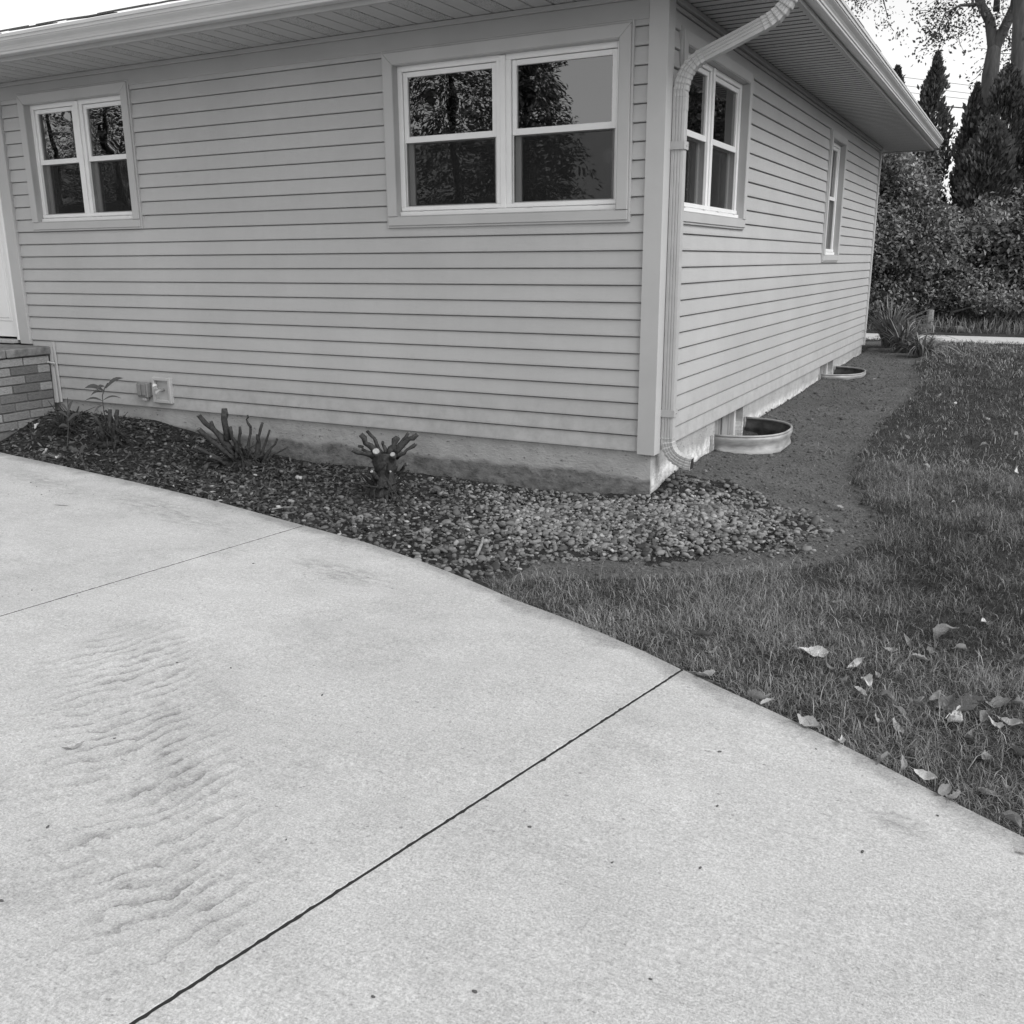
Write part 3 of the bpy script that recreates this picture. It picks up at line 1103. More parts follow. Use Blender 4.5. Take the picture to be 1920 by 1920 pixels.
# loose trim strips beside the porch
m = MB()
m.loft([[(-5.565, -.006, .462), (-5.535, -.006, .462), (-5.535, -.022, .462), (-5.565, -.022, .462)], [(-5.563, -.010, -.03), (-5.533, -.010, -.03), (-5.533, -.034, -.03), (-5.563, -.034, -.03)]])
m.loft([[(-5.520, -.004, .50), (-5.505, -.004, .50), (-5.505, -.018, .50), (-5.520, -.018, .50)], [(-5.515, -.004, -.025), (-5.497, -.004, -.025), (-5.497, -.018, -.025), (-5.515, -.018, -.025)]])
ts = under(m.build("trim_strip", M_TRIM), house)
m = MB().tube([(-5.60, -.07, .33), (-5.56, -.045, .325), (-5.50, -.03, .315)], .008, 6)
under(m.build("clip", M_TRIM), ts)

# outlet box and tap plate
m = MB(); wbox(m, Wf, -4.49, -4.372, -.01, .045, .082, .205)
outlet = under(m.build("outlet_box", M_PLASTIC, bevel=.006), house)
for s_ in (0, 1):
    m = MB(); wbox(m, Wf, -4.482 + .052 * s_, -4.438 + .052 * s_, .045, .056, .10, .195)
    under(m.build("cover_flap", M_PLASTIC, bevel=.004), outlet)
m = MB(); wbox(m, Wf, -4.445, -4.40, .0, .04, .055, .082)
under(m.build("conduit_fitting", M_METAL, bevel=.004), outlet)
m = MB()
a, b, c, d = PLATE; t = .028
for q in ((a, a + t, c, d), (b - t, b, c, d), (a + t, b - t, d - t, d), (a + t, b - t, c, c + t)):
    wbox(m, Wf, q[0], q[1], -.02, .026, q[2], q[3])
plate = under(m.build("tap_plate", M_TRIM, bevel=.004), house)
m = MB(); wbox(m, Wf, a + t - .002, b - t + .002, -.025, -.008, c + t - .002, d - t + .002)
under(m.build("recess", M_TRIM), plate)
m = MB(); cx, cz = (a + b) / 2, (c + d) / 2
m.tube([(cx, .0, cz), (cx, -.05, cz), (cx, -.075, cz - .01), (cx, -.085, cz - .035)], [.013, .013, .014, .011], 10)
m.tube([(cx - .012, -.045, cz + .004), (cx - .03, -.05, cz + .03)], .006, 8)
tap = under(m.build("garden_tap", M_BRASS, smooth_=True), plate)
m = MB(); m.tube([(cx - .04, -.052, cz + .028), (cx - .034, -.054, cz + .038), (cx - .028, -.056, cz + .030)], [.016, .020, .016], 10)
under(m.build("tap_handle", M_WHITE_D), plate)

# soffits
sof = MB().box(XL, .0, -.56, .03, ZS + .010, ZS + .016).box(.0, .56, -.56, YB + .62, ZS + .010, ZS + .016)
soffit = under(sof.build("soffit", M_DARKGAP), house)


def perforated():
    t = NT("perforated_soffit")
    v = t.voro(t.coord((1, 1, 1)), 95)
    t.base(t.rng(v, .25, .42, .16, .42)).rough(.45)
    return t.m


M_PERF = perforated()
pitch = .1016
pf = .136
pans = {}


def soffit_panels():
    for kind, sx, sy in (("f", pitch, .555), ("s", .555, pitch)):
        m = MB()
        if kind == "f":
            for q0, q1, zz in ((.000, pf - .008, 0),):
                m.loft([[(q0, y, 0.008), (q0 + .003, y, 0), (q1 - .003, y, 0), (q1, y, .008), (q1, y, .0095), (q0, y, .0095)] for y in (0, .555)])
        else:
            q0, q1 = 0, pitch - .018
            m.loft([[(x, q0, 0.008), (x, q0 + .004, 0), (x, q1 - .004, 0), (x, q1, .008), (x, q1, .0095), (x, q0, .0095)] for x in (0, .555)])
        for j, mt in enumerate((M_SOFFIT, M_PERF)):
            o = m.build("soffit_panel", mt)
            o.data.materials.append(M_GROOVE_SHADE)          # shade of the grooves, painted on the side panels' edge faces
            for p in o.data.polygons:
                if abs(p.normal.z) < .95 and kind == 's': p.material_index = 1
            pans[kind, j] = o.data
            bpy.data.objects.remove(o)
    x = -.002 - pf; i = 0
    while x > -8.2:
        o = ob("soffit_panel", pans["f", 1 if i % 3 == 1 else 0]); o.location = (x, -.556, ZS); under(o, soffit)
        x -= pf; i += 1
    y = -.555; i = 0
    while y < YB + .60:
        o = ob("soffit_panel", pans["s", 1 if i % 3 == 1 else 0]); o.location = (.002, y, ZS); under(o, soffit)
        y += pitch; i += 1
    o = MB().box(XL, x + pf - .004, -.555, 0, ZS, ZS + .008).build("soffit_panel", M_SOFFIT); under(o, soffit)


soffit_panels()
m = MB(); wbox(m, Wf, XL, .592, .560, .592, ZS - .012, ZS + .15); wbox(m, Ws, -.560, YB + .64, .560, .592, ZS - .012, ZS + .15)
m.box(-6, .560, YB + .61, YB + .64, ZS - .012, ZS + .15)
under(m.build("fascia", M_FRIEZE, bevel=.002), house)
m = MB().box(-6, -.0, YB - .02, YB + .61, ZS + .001, ZS + .009)
under(m.build("soffit_panel", M_SOFFIT), soffit)

# gutters: ogee front
GP = [(.593, .018), (.652, .018), (.655, .022), (.655, .034), (.661, .038), (.663, .050), (.672, .064), (.686, .078), (.693, .086), (.693, .092), (.699, .095), (.699, .113), (.706, .116), (.706, .134), (.699, .138), (.690, .134), (.690, .122), (.593, .122)]
m = MB()
m.loft([[Wf(XL, d, ZS + z) for d, z in GP], [Wf(d + 0, d, ZS + z) for d, z in GP]], cap=True)
gut = under(m.build("gutter", M_GUTTER), house)
m = MB()
m.loft([[Ws(-d, d, ZS + z) for d, z in GP], [Ws(YB + .66, d, ZS + z) for d, z in GP]], cap=True)
gut2 = under(m.build("gutter", M_GUTTER), house)
m = MB(); m.loft([[Ws(YB + .661, d, ZS + z) for d, z in GP], [Ws(YB + .665, d, ZS + z) for d, z in GP]])
under(m.build("gutter_cap", M_GUTTER), gut2)

# roof
ze = ZS + .148; ov = .665; sl = .30
x0, x1, y0, y1 = XL - .6, ov, -ov, YB + ov
hy = (y1 - y0) / 2; zr = ze + hy * sl; yc = (y0 + y1) / 2
rf = MB()
rf.add([(x0, y0, ze), (x1, y0, ze), (x1, y1, ze), (x0, y1, ze), (x0, yc, zr), (x1 - hy, yc, zr), (x0, y0, ze - .02), (x1, y0, ze - .02), (x1, y1, ze - .02), (x0, y1, ze - .02)],
       [(0, 1, 5, 4), (1, 2, 5), (2, 3, 4, 5), (3, 0, 4), (6, 9, 8, 7), (0, 6, 7, 1), (1, 7, 8, 2), (2, 8, 9, 3), (3, 9, 6, 0)])
roof = under(rf.build("roof", M_ROOF), house)
sh = MB(); sh.loft([[(x, -.02, -.004), (x, .16, .0495), (x, .16, .0555), (x, -.02, .006)] for x in (0, .30)])
o = sh.build("shingle", M_ROOF); shm = o.data; bpy.data.objects.remove(o)
x = -8.0
while x < .35:
    o = ob("shingle", shm); o.location = (x, y0 + random.uniform(-.012, .004), ze + .006 + random.uniform(0, .004)); o.scale = (.98, 1, random.uniform(.9, 1.3))
    under(o, roof); x += .305
o = MB(); o.loft([[(.02, y, -.004), (-.16, y, .0495), (-.16, y, .0555), (.02, y, .006)] for y in (0, .30)])
o = o.build("shingle", M_ROOF); shm2 = o.data; bpy.data.objects.remove(o)
y = -.5
while y < YB + .3:
    o = ob("shingle", shm2); o.location = (x1 + random.uniform(-.004, .008), y, ze + .006 + random.uniform(0, .004))
    under(o, roof); y += .305

# downspout
PY = .118


def rect_ring(c, t, wx, wy, groove=True):
    """rounded rectangle with ribs, in the plane square to t; wy is the size along the wall"""
    t = Vector(t).normalized(); s = Vector((0, 1, 0)); n = t.cross(s).normalized()
    pts = []
    prof = []
    for sx, sy in ((1, 1), (-1, 1), (-1, -1), (1, -1)):
        pass
    hx, hy = wx / 2, wy / 2; g = .004
    side = [(-1, .0), (-.62, .0), (-.5, -g), (-.38, 0), (-.12, 0), (0, -g), (.12, 0), (.38, 0), (.5, -g), (.62, 0), (1, 0)]
    for a, b in side[1:]: prof.append((a * hx * .94, -hy + (-b)))        # face towards the street
    for a, b in side[1:]: prof.append((hx + b, a * hy * .94))
    prof.append((-hx * .94, hy)); prof.append((-hx, hy * .9)); prof.append((-hx, -hy * .9))
    return [Vector(c) + n * a + s * b for a, b in prof]


WXs, WYs = .074, .060
PX = .054


def spout(path, name, crimp=None, parent=None, scale=1.0):
    m = MB(); rings = []
    n = len(path)
    for i, p in enumerate(path):
        t = Vector(path[min(i + 1, n - 1)]) - Vector(path[max(i - 1, 0)])
        k = scale
        if crimp is not None and 0 < i < n - 1: k = scale * (1.02, 1.035, .93, .93)[i % 4]
        rings.append(rect_ring(p, t, WXs * k, WYs * k))
    m.loft(rings)
    return under(m.build(name, M_SPOUT), parent or house)


def arc(p0, c0, p1, n):
    p0, c0, p1 = map(Vector, (p0, c0, p1))
    return [p0 * (1 - t) ** 2 + c0 * 2 * t * (1 - t) + p1 * t * t for t in ([0.0] + [(q + f) / n for q in range(n) for f in (.05, .72, .80, .97)] + [1.0])]


ds = spout([(PX, PY, .05), (PX, PY, 2.10)], "downspout")
T0 = (PX, PY + .02, 2.24)
spout(arc((PX, PY, 2.06), (PX, PY, 2.225), (.18, PY + .03, 2.278), 8), "elbow", True, ds, 1.04)
spout([(.155, PY + .028, 2.268), (.53, PY + .064, 2.423)], "offset_pipe", None, ds, 1.0)
spout(arc((.49, PY + .06, 2.406), (.637, PY + .075, 2.467), (.645, PY + .075, 2.625), 8), "elbow", True, ds, 1.04)
spout(arc((PX, PY, .085), (PX, PY, -.055), (.215, PY, -.07), 8), "elbow", True, ds, 1.05)
m = MB(); m.loft([rect_ring((PX, PY, z), (0, 0, 1), WXs * 1.05, WYs * 1.05) for z in (1.99, 2.07)])
under(m.build("joint_sleeve", M_SPOUT), ds)
for z in (1.80, .24):
    m = MB()
    m.box(PX - WXs / 2 - .006, PX + WXs / 2 + .004, PY - WYs / 2 - .0075, PY - WYs / 2 - .0045, z - .022, z + .022)
    m.box(PX + WXs / 2 + .0045, PX + WXs / 2 + .0075, PY - WYs / 2 - .006, PY + WYs / 2 + .012, z - .022, z + .022)
    m.box(.004, PX + WXs / 2 + .004, PY + WYs / 2 + .009, PY + WYs / 2 + .012, z - .022, z + .022)
    under(m.build("strap", M_SPOUT), ds)
    m = MB(); m.tube([(PX + WXs / 2 + .0075, PY + .01, z), (PX + WXs / 2 + .012, PY + .01, z)], .006, 8)
    under(m.build("screw", M_METAL), ds)
m = MB(); c_ = Vector((.216, PY, -.07)); m.loft([rect_ring(c_ + Vector((k, 0, -k * .06)), (1, 0, -.06), WXs * .9, WYs * .9) for k in (0.0, .0015)])
under(m.build("spout_mouth", M_DARKGAP), ds)

# ------------------------------------------------------------------ brick porch
porch = empty("brick_porch", (-6.4, -.6, -.12))
tag(porch, "tan brick porch with stone cap below the white front door", "porch")


def under_p(o, parent, off):
    o.parent = parent; o.matrix_parent_inverse = Matrix.Translation(-Vector(off)); return o


POFF = (-6.4, -.6, -.12)
PXF = -5.565; PD = -1.10
core = MB().box(-7.4, PXF - .012, PD + .012, -.03, -.45, .385).build("core", M_MORTAR); under_p(core, porch, POFF)
bh, bl = .0755, .255
brm = MB().box(0, .10, 0, bl - .012, 0, bh - .011).build("brick", M_BRICK, bevel=.004); bmesh_x = brm.data; bpy.data.objects.remove(brm)
brm = MB().box(0, .10, 0, bl * .45, 0, bh - .011).build("brick", M_BRICK, bevel=.004); bmesh_h = brm.data; bpy.data.objects.remove(brm)
brm = MB().box(0, bl - .012, 0, .10, 0, bh - .011).build("brick", M_BRICK, bevel=.004); bmesh_y = brm.data; bpy.data.objects.remove(brm)
rows = 8
for r_ in range(rows):
    zb = .392 - (r_ + 1) * bh
    off = (bl / 2 if r_ % 2 else 0) - .04
    y = -.035 - (off if off > .05 else 0)
    if off > .05:
        o = ob("brick", bmesh_h); o.location = (PXF - .10 + random.uniform(-.002, .002), -.035 - bl * .45, zb); under_p(o, porch, POFF); y = -.035 - bl * .45 - .012
    while y - bl > PD - .05:
        o = ob("brick", bmesh_x); o.location = (PXF - .10 + random.uniform(-.003, .003), y - bl + .012, zb + random.uniform(-.001, .001)); under_p(o, porch, POFF)
        y -= bl
    x = PXF - .115 - (bl / 2 if r_ % 2 else 0)
    while x - bl > -7.45:
        o = ob("brick", bmesh_y); o.location = (x - bl + .012, PD + random.uniform(-.003, .003), zb); under_p(o, porch, POFF); x -= bl
for k in range(3):
    y1_ = -.025 - k * .42
    m = MB().box(-7.45, PXF + .022, max(y1_ - .412, PD - .03), y1_, .392, .462)
    under_p(m.build("cap_stone", M_CAP, bevel=.008), porch, POFF)

# ------------------------------------------------------------------ window wells
for k, (y0, y1, dep, rz) in enumerate(WELLS):
    c = (y0 + y1) / 2; ah = (y1 - y0) / 2
    root = empty("window_well", (dep / 2, c, -.3))
    tag(root, ["galvanised steel window well beside the downspout, rim standing well clear of the soil",
               "galvanised steel window well near the rear corner of the house, nearly level with the soil"][k], "window well", "steel window wells along the side wall")
    prof = [(0, 0)]
    N = 36
    pts = []
    for i in range(N + 1):
        a = -math.pi / 2 + math.pi * i / N
        cs, sn = math.cos(a), math.sin(a)
        pts.append((dep * max(0, cs) ** (2 / 2.4), c + ah * math.copysign(abs(sn) ** (2 / 2.4), sn)))
    zs_ = [rz]
    hh = []
    nz = 26
    for i in range(nz + 1):
        z = rz - .012 - .5 * i / nz
        hh.append((z, .008 * math.sin((rz - z) / .055 * math.pi)))
    V = []; F = []
    for z, o_ in hh:
        for i, (x, y) in enumerate(pts):
            nx_, ny_ = x / dep, (y - c) / ah
            L = math.hypot(nx_, ny_) + 1e-6
            V.append((x + nx_ / L * o_, y + ny_ / L * o_, z))
    n = N + 1
    for j in range(nz):
        for i in range(N):
            F.append((j * n + i, j * n + i + 1, (j + 1) * n + i + 1, (j + 1) * n + i))
    m = MB(); m.add(V, F); o = m.build("corrugated_wall", M_STEEL, smooth_=True)
    so = o.modifiers.new("thick", 'SOLIDIFY'); so.thickness = .002; so.offset = 0
    under_p(o, root, root.location)
    m = MB(); m.add([(x + (0 - x) * .02, y + (c - y) * .02, z) for x, y, z in V], F)
    under_p(m.build("dark_lining", M_LINING, smooth_=True), root, root.location)  # separate inner sheet, darker in tone than the outer wall
    m = MB(); m.tube([(x, y, rz - .004) for x, y in pts], .009, 8)
    under_p(m.build("rim", M_STEEL, smooth_=True), root, root.location)
    for sgn in (-1, 1):
        yy = c + sgn * ah
        m = MB().box(-.018, -.014, min(yy, yy + sgn * .05), max(yy, yy + sgn * .05), rz - .45, rz)
        under_p(m.build("flange", M_STEEL), root, root.location)

# ------------------------------------------------------------------ gravel, mulch and clods
def unit_rand(n, rng=RNG):
    v = rng.normal(size=(n, 3)); return v / np.linalg.norm(v, axis=1, keepdims=True)


def ico(sub):
    bm = bmesh.new(); bmesh.ops.create_icosphere(bm, subdivisions=sub, radius=1.0)
    bm.verts.ensure_lookup_table()
    V = np.array([v.co[:] for v in bm.verts]); F = np.array([[v.index for v in f.verts] for f in bm.faces]); bm.free()
    return V, F


def rot_many(n, rng=RNG, tilt=.35):
    """random rotations: any turn about z, small tilts"""
    a = rng.random(n) * 2 * np.pi; b = rng.normal(0, tilt, n); c = rng.normal(0, tilt, n)
    ca, sa, cb, sb, cc, sc_ = np.cos(a), np.sin(a), np.cos(b), np.sin(b), np.cos(c), np.sin(c)
    Z = np.zeros(n); O = np.ones(n)
    Rz = np.stack([np.stack([ca, -sa, Z], 1), np.stack([sa, ca, Z], 1), np.stack([Z, Z, O], 1)], 1)
    Rx = np.stack([np.stack([O, Z, Z], 1), np.stack([Z, cb, -sb], 1), np.stack([Z, sb, cb], 1)], 1)
    Ry = np.stack([np.stack([cc, Z, sc_], 1), np.stack([Z, O, Z], 1), np.stack([-sc_, Z, cc], 1)], 1)
    return Rz @ Rx @ Ry


def scatter(base_V, base_F, pos, scale, Rm):
    n = len(pos); k = len(base_V)
    V = np.einsum('nij,nkj->nki', Rm, base_V[None] * scale[:, None, :]) + pos[:, None, :]
    F = base_F[None] + (np.arange(n) * k)[:, None, None]
    return V.reshape(-1, 3), F.reshape(-1, base_F.shape[1])


ICO1, ICO1F = ico(2)
ICO0, ICO0F = ico(1)
PEBS = []
for k in range(7):
    r = np.random.default_rng(40 + k)
    d = 1 + .16 * np.sin(ICO1 @ r.normal(size=3) * 2.2 + r.random() * 6) + .10 * np.sin(ICO1 @ r.normal(size=3) * 3.6 + r.random() * 6)
    V = np.clip(ICO1 * d[:, None], -.92, .92)
    PEBS.append(V)

# polygon of the clean, pale patch by the house corner
CLEAN = [tuple(on_base(u, v)[:2]) for u, v in [(930, 925), (1100, 945), (1230, 925), (1330, 925), (1440, 948), (1520, 978), (1535, 1005), (1450, 1030), (1250, 1036), (1050, 1030), (900, 1000)]]


def sample(poly, n, rng=RNG):
    P = np.array(poly); lo, hi = P.min(0), P.max(0)
    out = []
    tot = 0
    while tot < n:
        q = lo + (hi - lo) * rng.random((n * 3, 2))
        q = q[in_poly(q[:, 0], q[:, 1], poly)]
        out.append(q); tot += len(q)
    return np.concatenate(out)[:n]


GBED = [p for p in GRAVEL if p[0] > -6.5] + [(-6.5, .02)]
pa = sample(CLEAN, 4300); pb = sample(GBED, 9500)
_de = seg_dist(pa[:, 0], pa[:, 1], CLEAN) + .34 * fbm(pa[:, 0] * 4, pa[:, 1] * 4, 25, 4)
pa = pa[RNG.random(len(pa)) < smooth(-.03, .30, _de) * .92 + .06]
pb = pb[(pb[:, 1] < -.03) | (pb[:, 0] > .02)]
dens = .16 + 1.5 * np.clip(fbm(pb[:, 0] * 1.4, pb[:, 1] * 1.4, 21, 3) + .1, 0, 1) + .55 * smooth(-3.2, -1.5, pb[:, 0])
_nc = np.exp(-seg_dist(pb[:, 0], pb[:, 1], CLEAN) / .30) * (1 - in_poly(pb[:, 0], pb[:, 1], CLEAN))
pb = pb[RNG.random(len(pb)) < dens + .6 * _nc]
stray = np.array(CLEAN)[RNG.integers(0, len(CLEAN), 420)] + RNG.normal(0, .20, (420, 2))
pb = np.concatenate([pb, stray])
pos = np.concatenate([pa, pb]); clean = np.concatenate([np.ones(len(pa)), np.zeros(len(pb))])
keep = (pos[:, 0] > -5.54) & ~in_poly(pos[:, 0], pos[:, 1], DRIVE) & ((pos[:, 1] < -.01) | (pos[:, 0] > .0))
pos, clean = pos[keep], clean[keep]
n = len(pos)
size = np.exp(RNG.normal(np.log(.0128), .30, n)) * np.where(clean > 0, 1.0, .95)
scl = np.stack([size * RNG.uniform(.95, 1.5, n), size * RNG.uniform(.85, 1.15, n), size * RNG.uniform(.5, .8, n)], 1)
zz = ground_z(pos[:, 0], pos[:, 1]) + size * RNG.uniform(-.25, .45, n) + np.where(clean > 0, RNG.random(n) * .008, 0)
P3 = np.column_stack([pos, zz])
tone = np.where(clean > 0, RNG.beta(1.8, 2.6, n) * .85 + .06, RNG.beta(1.2, 4.5, n) * .75 + .01)
_nc = np.exp(-seg_dist(pos[:, 0], pos[:, 1], CLEAN) / .35) * (clean < 1)
tone = np.clip(tone + _nc * RNG.beta(1.5, 3, n) * .6 + (clean > 0) * .05, 0, 1)
tone = np.where(RNG.random(n) < .02, .95, tone)
dcam = np.linalg.norm(P3 - CAM, axis=1) / size
order = np.argsort(dcam)
single = order[:290]; rest = order[290:]
Rm = rot_many(n)
Vs, Fs, Ts = [], [], []; off = 0
for k in range(7):
    idx = rest[rest % 7 == k]
    V, F = scatter(PEBS[k], ICO1F, P3[idx], scl[idx], Rm[idx])
    Vs.append(V); Fs.append(F + off); off += len(V); Ts.append(np.repeat(tone[idx], len(PEBS[k])))
tag(ob("gravel", np_mesh("gravel", np.concatenate(Vs), np.concatenate(Fs), M_PEB, True, np.concatenate(Ts)), gravel_bed), kind="stuff")
peb_me = [np_mesh("stone", v, ICO1F, M_STONE, True) for v in PEBS]
for i in single:
    o = ob("stone", peb_me[i % 7], gravel_bed)
    o.matrix_local = Matrix.Translation(P3[i]) @ Matrix(Rm[i].tolist()).to_4x4() @ Matrix.Diagonal((*scl[i], 1))

# bark chips and litter in the bed
pc = sample(GBED, 14000)
pc = pc[(pc[:, 0] > -5.54) & ((pc[:, 1] < -.02) | (pc[:, 0] > .02)) & ~in_poly(pc[:, 0], pc[:, 1], DRIVE)]
pc = pc[RNG.random(len(pc)) < .25 + .75 * smooth(-1.0, -3.0, pc[:, 0])]
nc = len(pc)
chip = np.array([[-1, -.4, 0], [.2, -.5, .12], [1, -.1, 0], [.7, .45, .05], [-.5, .5, .14], [0, 0, .3]], float)
chipF = np.array([[0, 1, 5], [1, 2, 5], [2, 3, 5], [3, 4, 5], [4, 0, 5]])
L = RNG.uniform(.008, .030, nc)
V, F = scatter(chip, chipF, np.column_stack([pc, ground_z(pc[:, 0], pc[:, 1]) + .006 + RNG.random(nc) * .012]), np.stack([L, L * RNG.uniform(.3, .7, nc), L * .6], 1), rot_many(nc, tilt=.5))
tag(ob("mulch", np_mesh("mulch", V, F, M_CHIP, False, np.repeat(RNG.beta(1.2, 3.5, nc), 6)), gravel_bed), kind="stuff")

# soil clods
SOILP = [(0, 9.2), (0, -.05)] + GRAVEL[1:len(GRAVEL_PX) + 1] + LAWN[:len(LAWN_PX)]
ps = sample(SOILP, 9000)
ps = ps[~in_poly(ps[:, 0], ps[:, 1], DRIVE) & ~in_poly(ps[:, 0], ps[:, 1], GRAVEL) & ~well_in(ps[:, 0], ps[:, 1], .03)]
ns = len(ps)
sz = np.exp(RNG.normal(np.log(.0042), .5, ns)).clip(.002, .02)
V, F = scatter(ICO0 * (1 + .25 * np.sin(ICO0 @ np.array([3., 1.7, 2.2]))[:, None]), ICO0F, np.column_stack([ps, ground_z(ps[:, 0], ps[:, 1]) + sz * .3]), np.stack([sz * RNG.uniform(.8, 1.6, ns), sz, sz * .7], 1), rot_many(ns))
tag(ob("soil_clods", np_mesh("soil_clods", V, F, M_CLOD, False, np.repeat(np.where(RNG.random(ns) < .03, 1.8, RNG.beta(1.5, 3, ns)), len(ICO0))), soil_bed), kind="stuff")


# ------------------------------------------------------------------ grass
def blades(pos, length, width, lean, tone, seed=5, z=None):
    r = np.random.default_rng(seed); n = len(pos)
    if z is None: z = ground_z(pos[:, 0], pos[:, 1])
    a = r.random(n) * 2 * np.pi
    dirv = np.stack([np.cos(a), np.sin(a), np.zeros(n)], 1)
    b = a + np.pi / 2 + r.normal(0, .5, n)
    side = np.stack([np.cos(b), np.sin(b), np.zeros(n)], 1) * (width / 2)[:, None]
    base = np.column_stack([pos, z - .004])
    up = np.array([0, 0, 1.0])
    mid = base + dirv * (length * lean * .35)[:, None] + up * (length * np.sqrt(np.clip(1 - lean ** 2, .04, 1)) * .62)[:, None]
    tip = base + dirv * (length * lean)[:, None] + up * (length * np.sqrt(np.clip(1 - lean ** 2, .04, 1)) * (.75 + .25 * (1 - lean)))[:, None]
    V = np.stack([base - side, base + side, mid + side * .85, mid - side * .85, tip], 1).reshape(-1, 3)
    k = np.arange(n) * 5
    F = np.concatenate([np.stack([k, k + 1, k + 2], 1), np.stack([k, k + 2, k + 3], 1), np.stack([k + 3, k + 2, k + 4], 1)])
    return V, F, np.repeat(tone, 5)


def rand_rect(x0, x1, y0, y1, d):
    n = int((x1 - x0) * (y1 - y0) * d)
    return np.column_stack([RNG.uniform(x0, x1, n), RNG.uniform(y0, y1, n)])


NEAR_P = rand_rect(-.6, 5.6, -4.6, 1.6, 15500)
MID_P = rand_rect(.3, 6.5, 1.6, 5.5, 2600)
FAR_P = rand_rect(-.5, 8.5, 5.5, 10.8, 1300)
parts = []
for P, lm, wm in ((NEAR_P, .052, .0024), (MID_P, .05, .0042), (FAR_P, .052, .0072)):
    m_ = lawn_in(P[:, 0], P[:, 1]) & ~in_poly(P[:, 0], P[:, 1], DRIVE) & ~in_poly(P[:, 0], P[:, 1], PATH)
    P = P[m_]
    # drop what lies far outside the view
    q = (np.column_stack([P, np.full(len(P), -.2)]) - CAM) @ CR
    u = q[:, 0] / -q[:, 2]
    P = P[(u < .545 + .22) & (q[:, 2] < 0)]
    cl = fbm(P[:, 0] * 1.1, P[:, 1] * 1.1, 31, 3); c2 = fbm(P[:, 0] * 5, P[:, 1] * 5, 33, 3)
    P_keep = RNG.random(len(P)) < np.clip(.80 + 1.1 * c2 + .5 * cl, .25, 1)
    P, cl, c2 = P[P_keep], cl[P_keep], c2[P_keep]
    n_ = len(P)
    ln = lm * np.exp(RNG.normal(0, .33, n_)) * (1 + .8 * c2)
    tn = np.clip(RNG.beta(1.1, 3.0, n_) * 1.1 + .8 * cl + .5 * c2 + .03, 0.0, 1.0)
    tn = np.where(RNG.random(n_) < .045, RNG.uniform(.75, 1.35, n_), tn)
    parts.append(blades(P, ln, wm * RNG.uniform(.6, 1.35, n_), np.clip(RNG.beta(3.6, 1.0, n_), .05, .99), tn, 50 + len(parts)))
V = []; F = []; T = []; off = 0
for v, f, t_ in parts:
    V.append(v); F.append(f + off); T.append(t_); off += len(v)
print("grass blades", off // 5)
lawn_grass = tag(ob("grass", np_mesh("grass", np.concatenate(V), np.concatenate(F), M_GRASS, False, np.concatenate(T))), "short mown lawn grass growing beside the driveway and soil bed", "grass", kind="stuff")

# thin, trampled stems on the bare strip
tp = sample(SOILP, 9000)
tp = tp[~in_poly(tp[:, 0], tp[:, 1], DRIVE) & ~well_in(tp[:, 0], tp[:, 1], .03)]
dl = seg_dist(tp[:, 0], tp[:, 1], LAWN[:len(LAWN_PX)], False)
tp = tp[RNG.random(len(tp)) < np.clip(1.1 * np.exp(-dl / .16), 0, 1) * np.where(tp[:, 1] < -.6, 1.0, .7)]
n_ = len(tp)
v, f, t_ = blades(tp, RNG.uniform(.03, .11, n_), RNG.uniform(.0015, .003, n_), RNG.uniform(.8, .99, n_), RNG.beta(1.6, 2, n_), 77)
tag(ob("stray_stems", np_mesh("stray_stems", v, f, M_GRASS, False, t_)), "loose trampled grass stems on the bare soil strip", "grass", kind="stuff")

# rough growth behind the path
wp = rand_rect(-4.5, 5.5, 12.55, 17.0, 420)
wp = wp[RNG.random(len(wp)) < .5 + .5 * smooth(12.5, 14, wp[:, 1])]
n_ = len(wp)
v, f, t_ = blades(wp, RNG.uniform(.10, .34, n_), RNG.uniform(.008, .016, n_), np.clip(RNG.beta(2.2, 2, n_), .1, .95), np.clip(RNG.beta(2, 2.4, n_), 0, 1), 78)
tag(ob("rough_grass", np_mesh("rough_grass", v, f, M_GRASS, False, t_)), "rough tall grass and ground cover behind the concrete path", "grass", kind="stuff")


# ------------------------------------------------------------------ foliage helpers
def leaf_cards(C, A, N, length, width, tone, fold=.18):
    """folded leaf: centre C, long axis A, normal N"""
    A = A / np.linalg.norm(A, axis=1, keepdims=True)
    B = np.cross(N, A); B /= (np.linalg.norm(B, axis=1, keepdims=True) + 1e-9)
    Nn = np.cross(A, B)
    l = length[:, None]; w = width[:, None]
    p0 = C - A * l * .5; p2 = C + A * l * .5 - Nn * l * .08
    p1 = C + B * w * .5 + Nn * w * fold - A * l * .06; p3 = C - B * w * .5 + Nn * w * fold - A * l * .06
    V = np.stack([p0, p1, p2, p3], 1).reshape(-1, 3)
    k = np.arange(len(C)) * 4
    F = np.concatenate([np.stack([k, k + 1, k + 2], 1), np.stack([k, k + 2, k + 3], 1)])
    return V, F, np.repeat(tone, 4)


def blob_points(blobs, n, rng, shell=.55):
    vol = np.array([b[1][0] * b[1][1] * b[1][2] for b in blobs]) ** .8
    pick = rng.choice(len(blobs), n, p=vol / vol.sum())
    c = np.array([b[0] for b in blobs])[pick]; r = np.array([b[1] for b in blobs])[pick]
    d = unit_rand(n, rng); rad = np.where(rng.random(n) < .7, rng.uniform(shell, 1.05, n), rng.random(n) ** .5)
    lump = 1 + .16 * np.sin(d[:, 0] * 7 + pick * 1.3) * np.sin(d[:, 2] * 6 + pick) + .12 * np.sin(d[:, 1] * 11 + pick * 2.1)
    return c + d * r * (rad * lump)[:, None], d


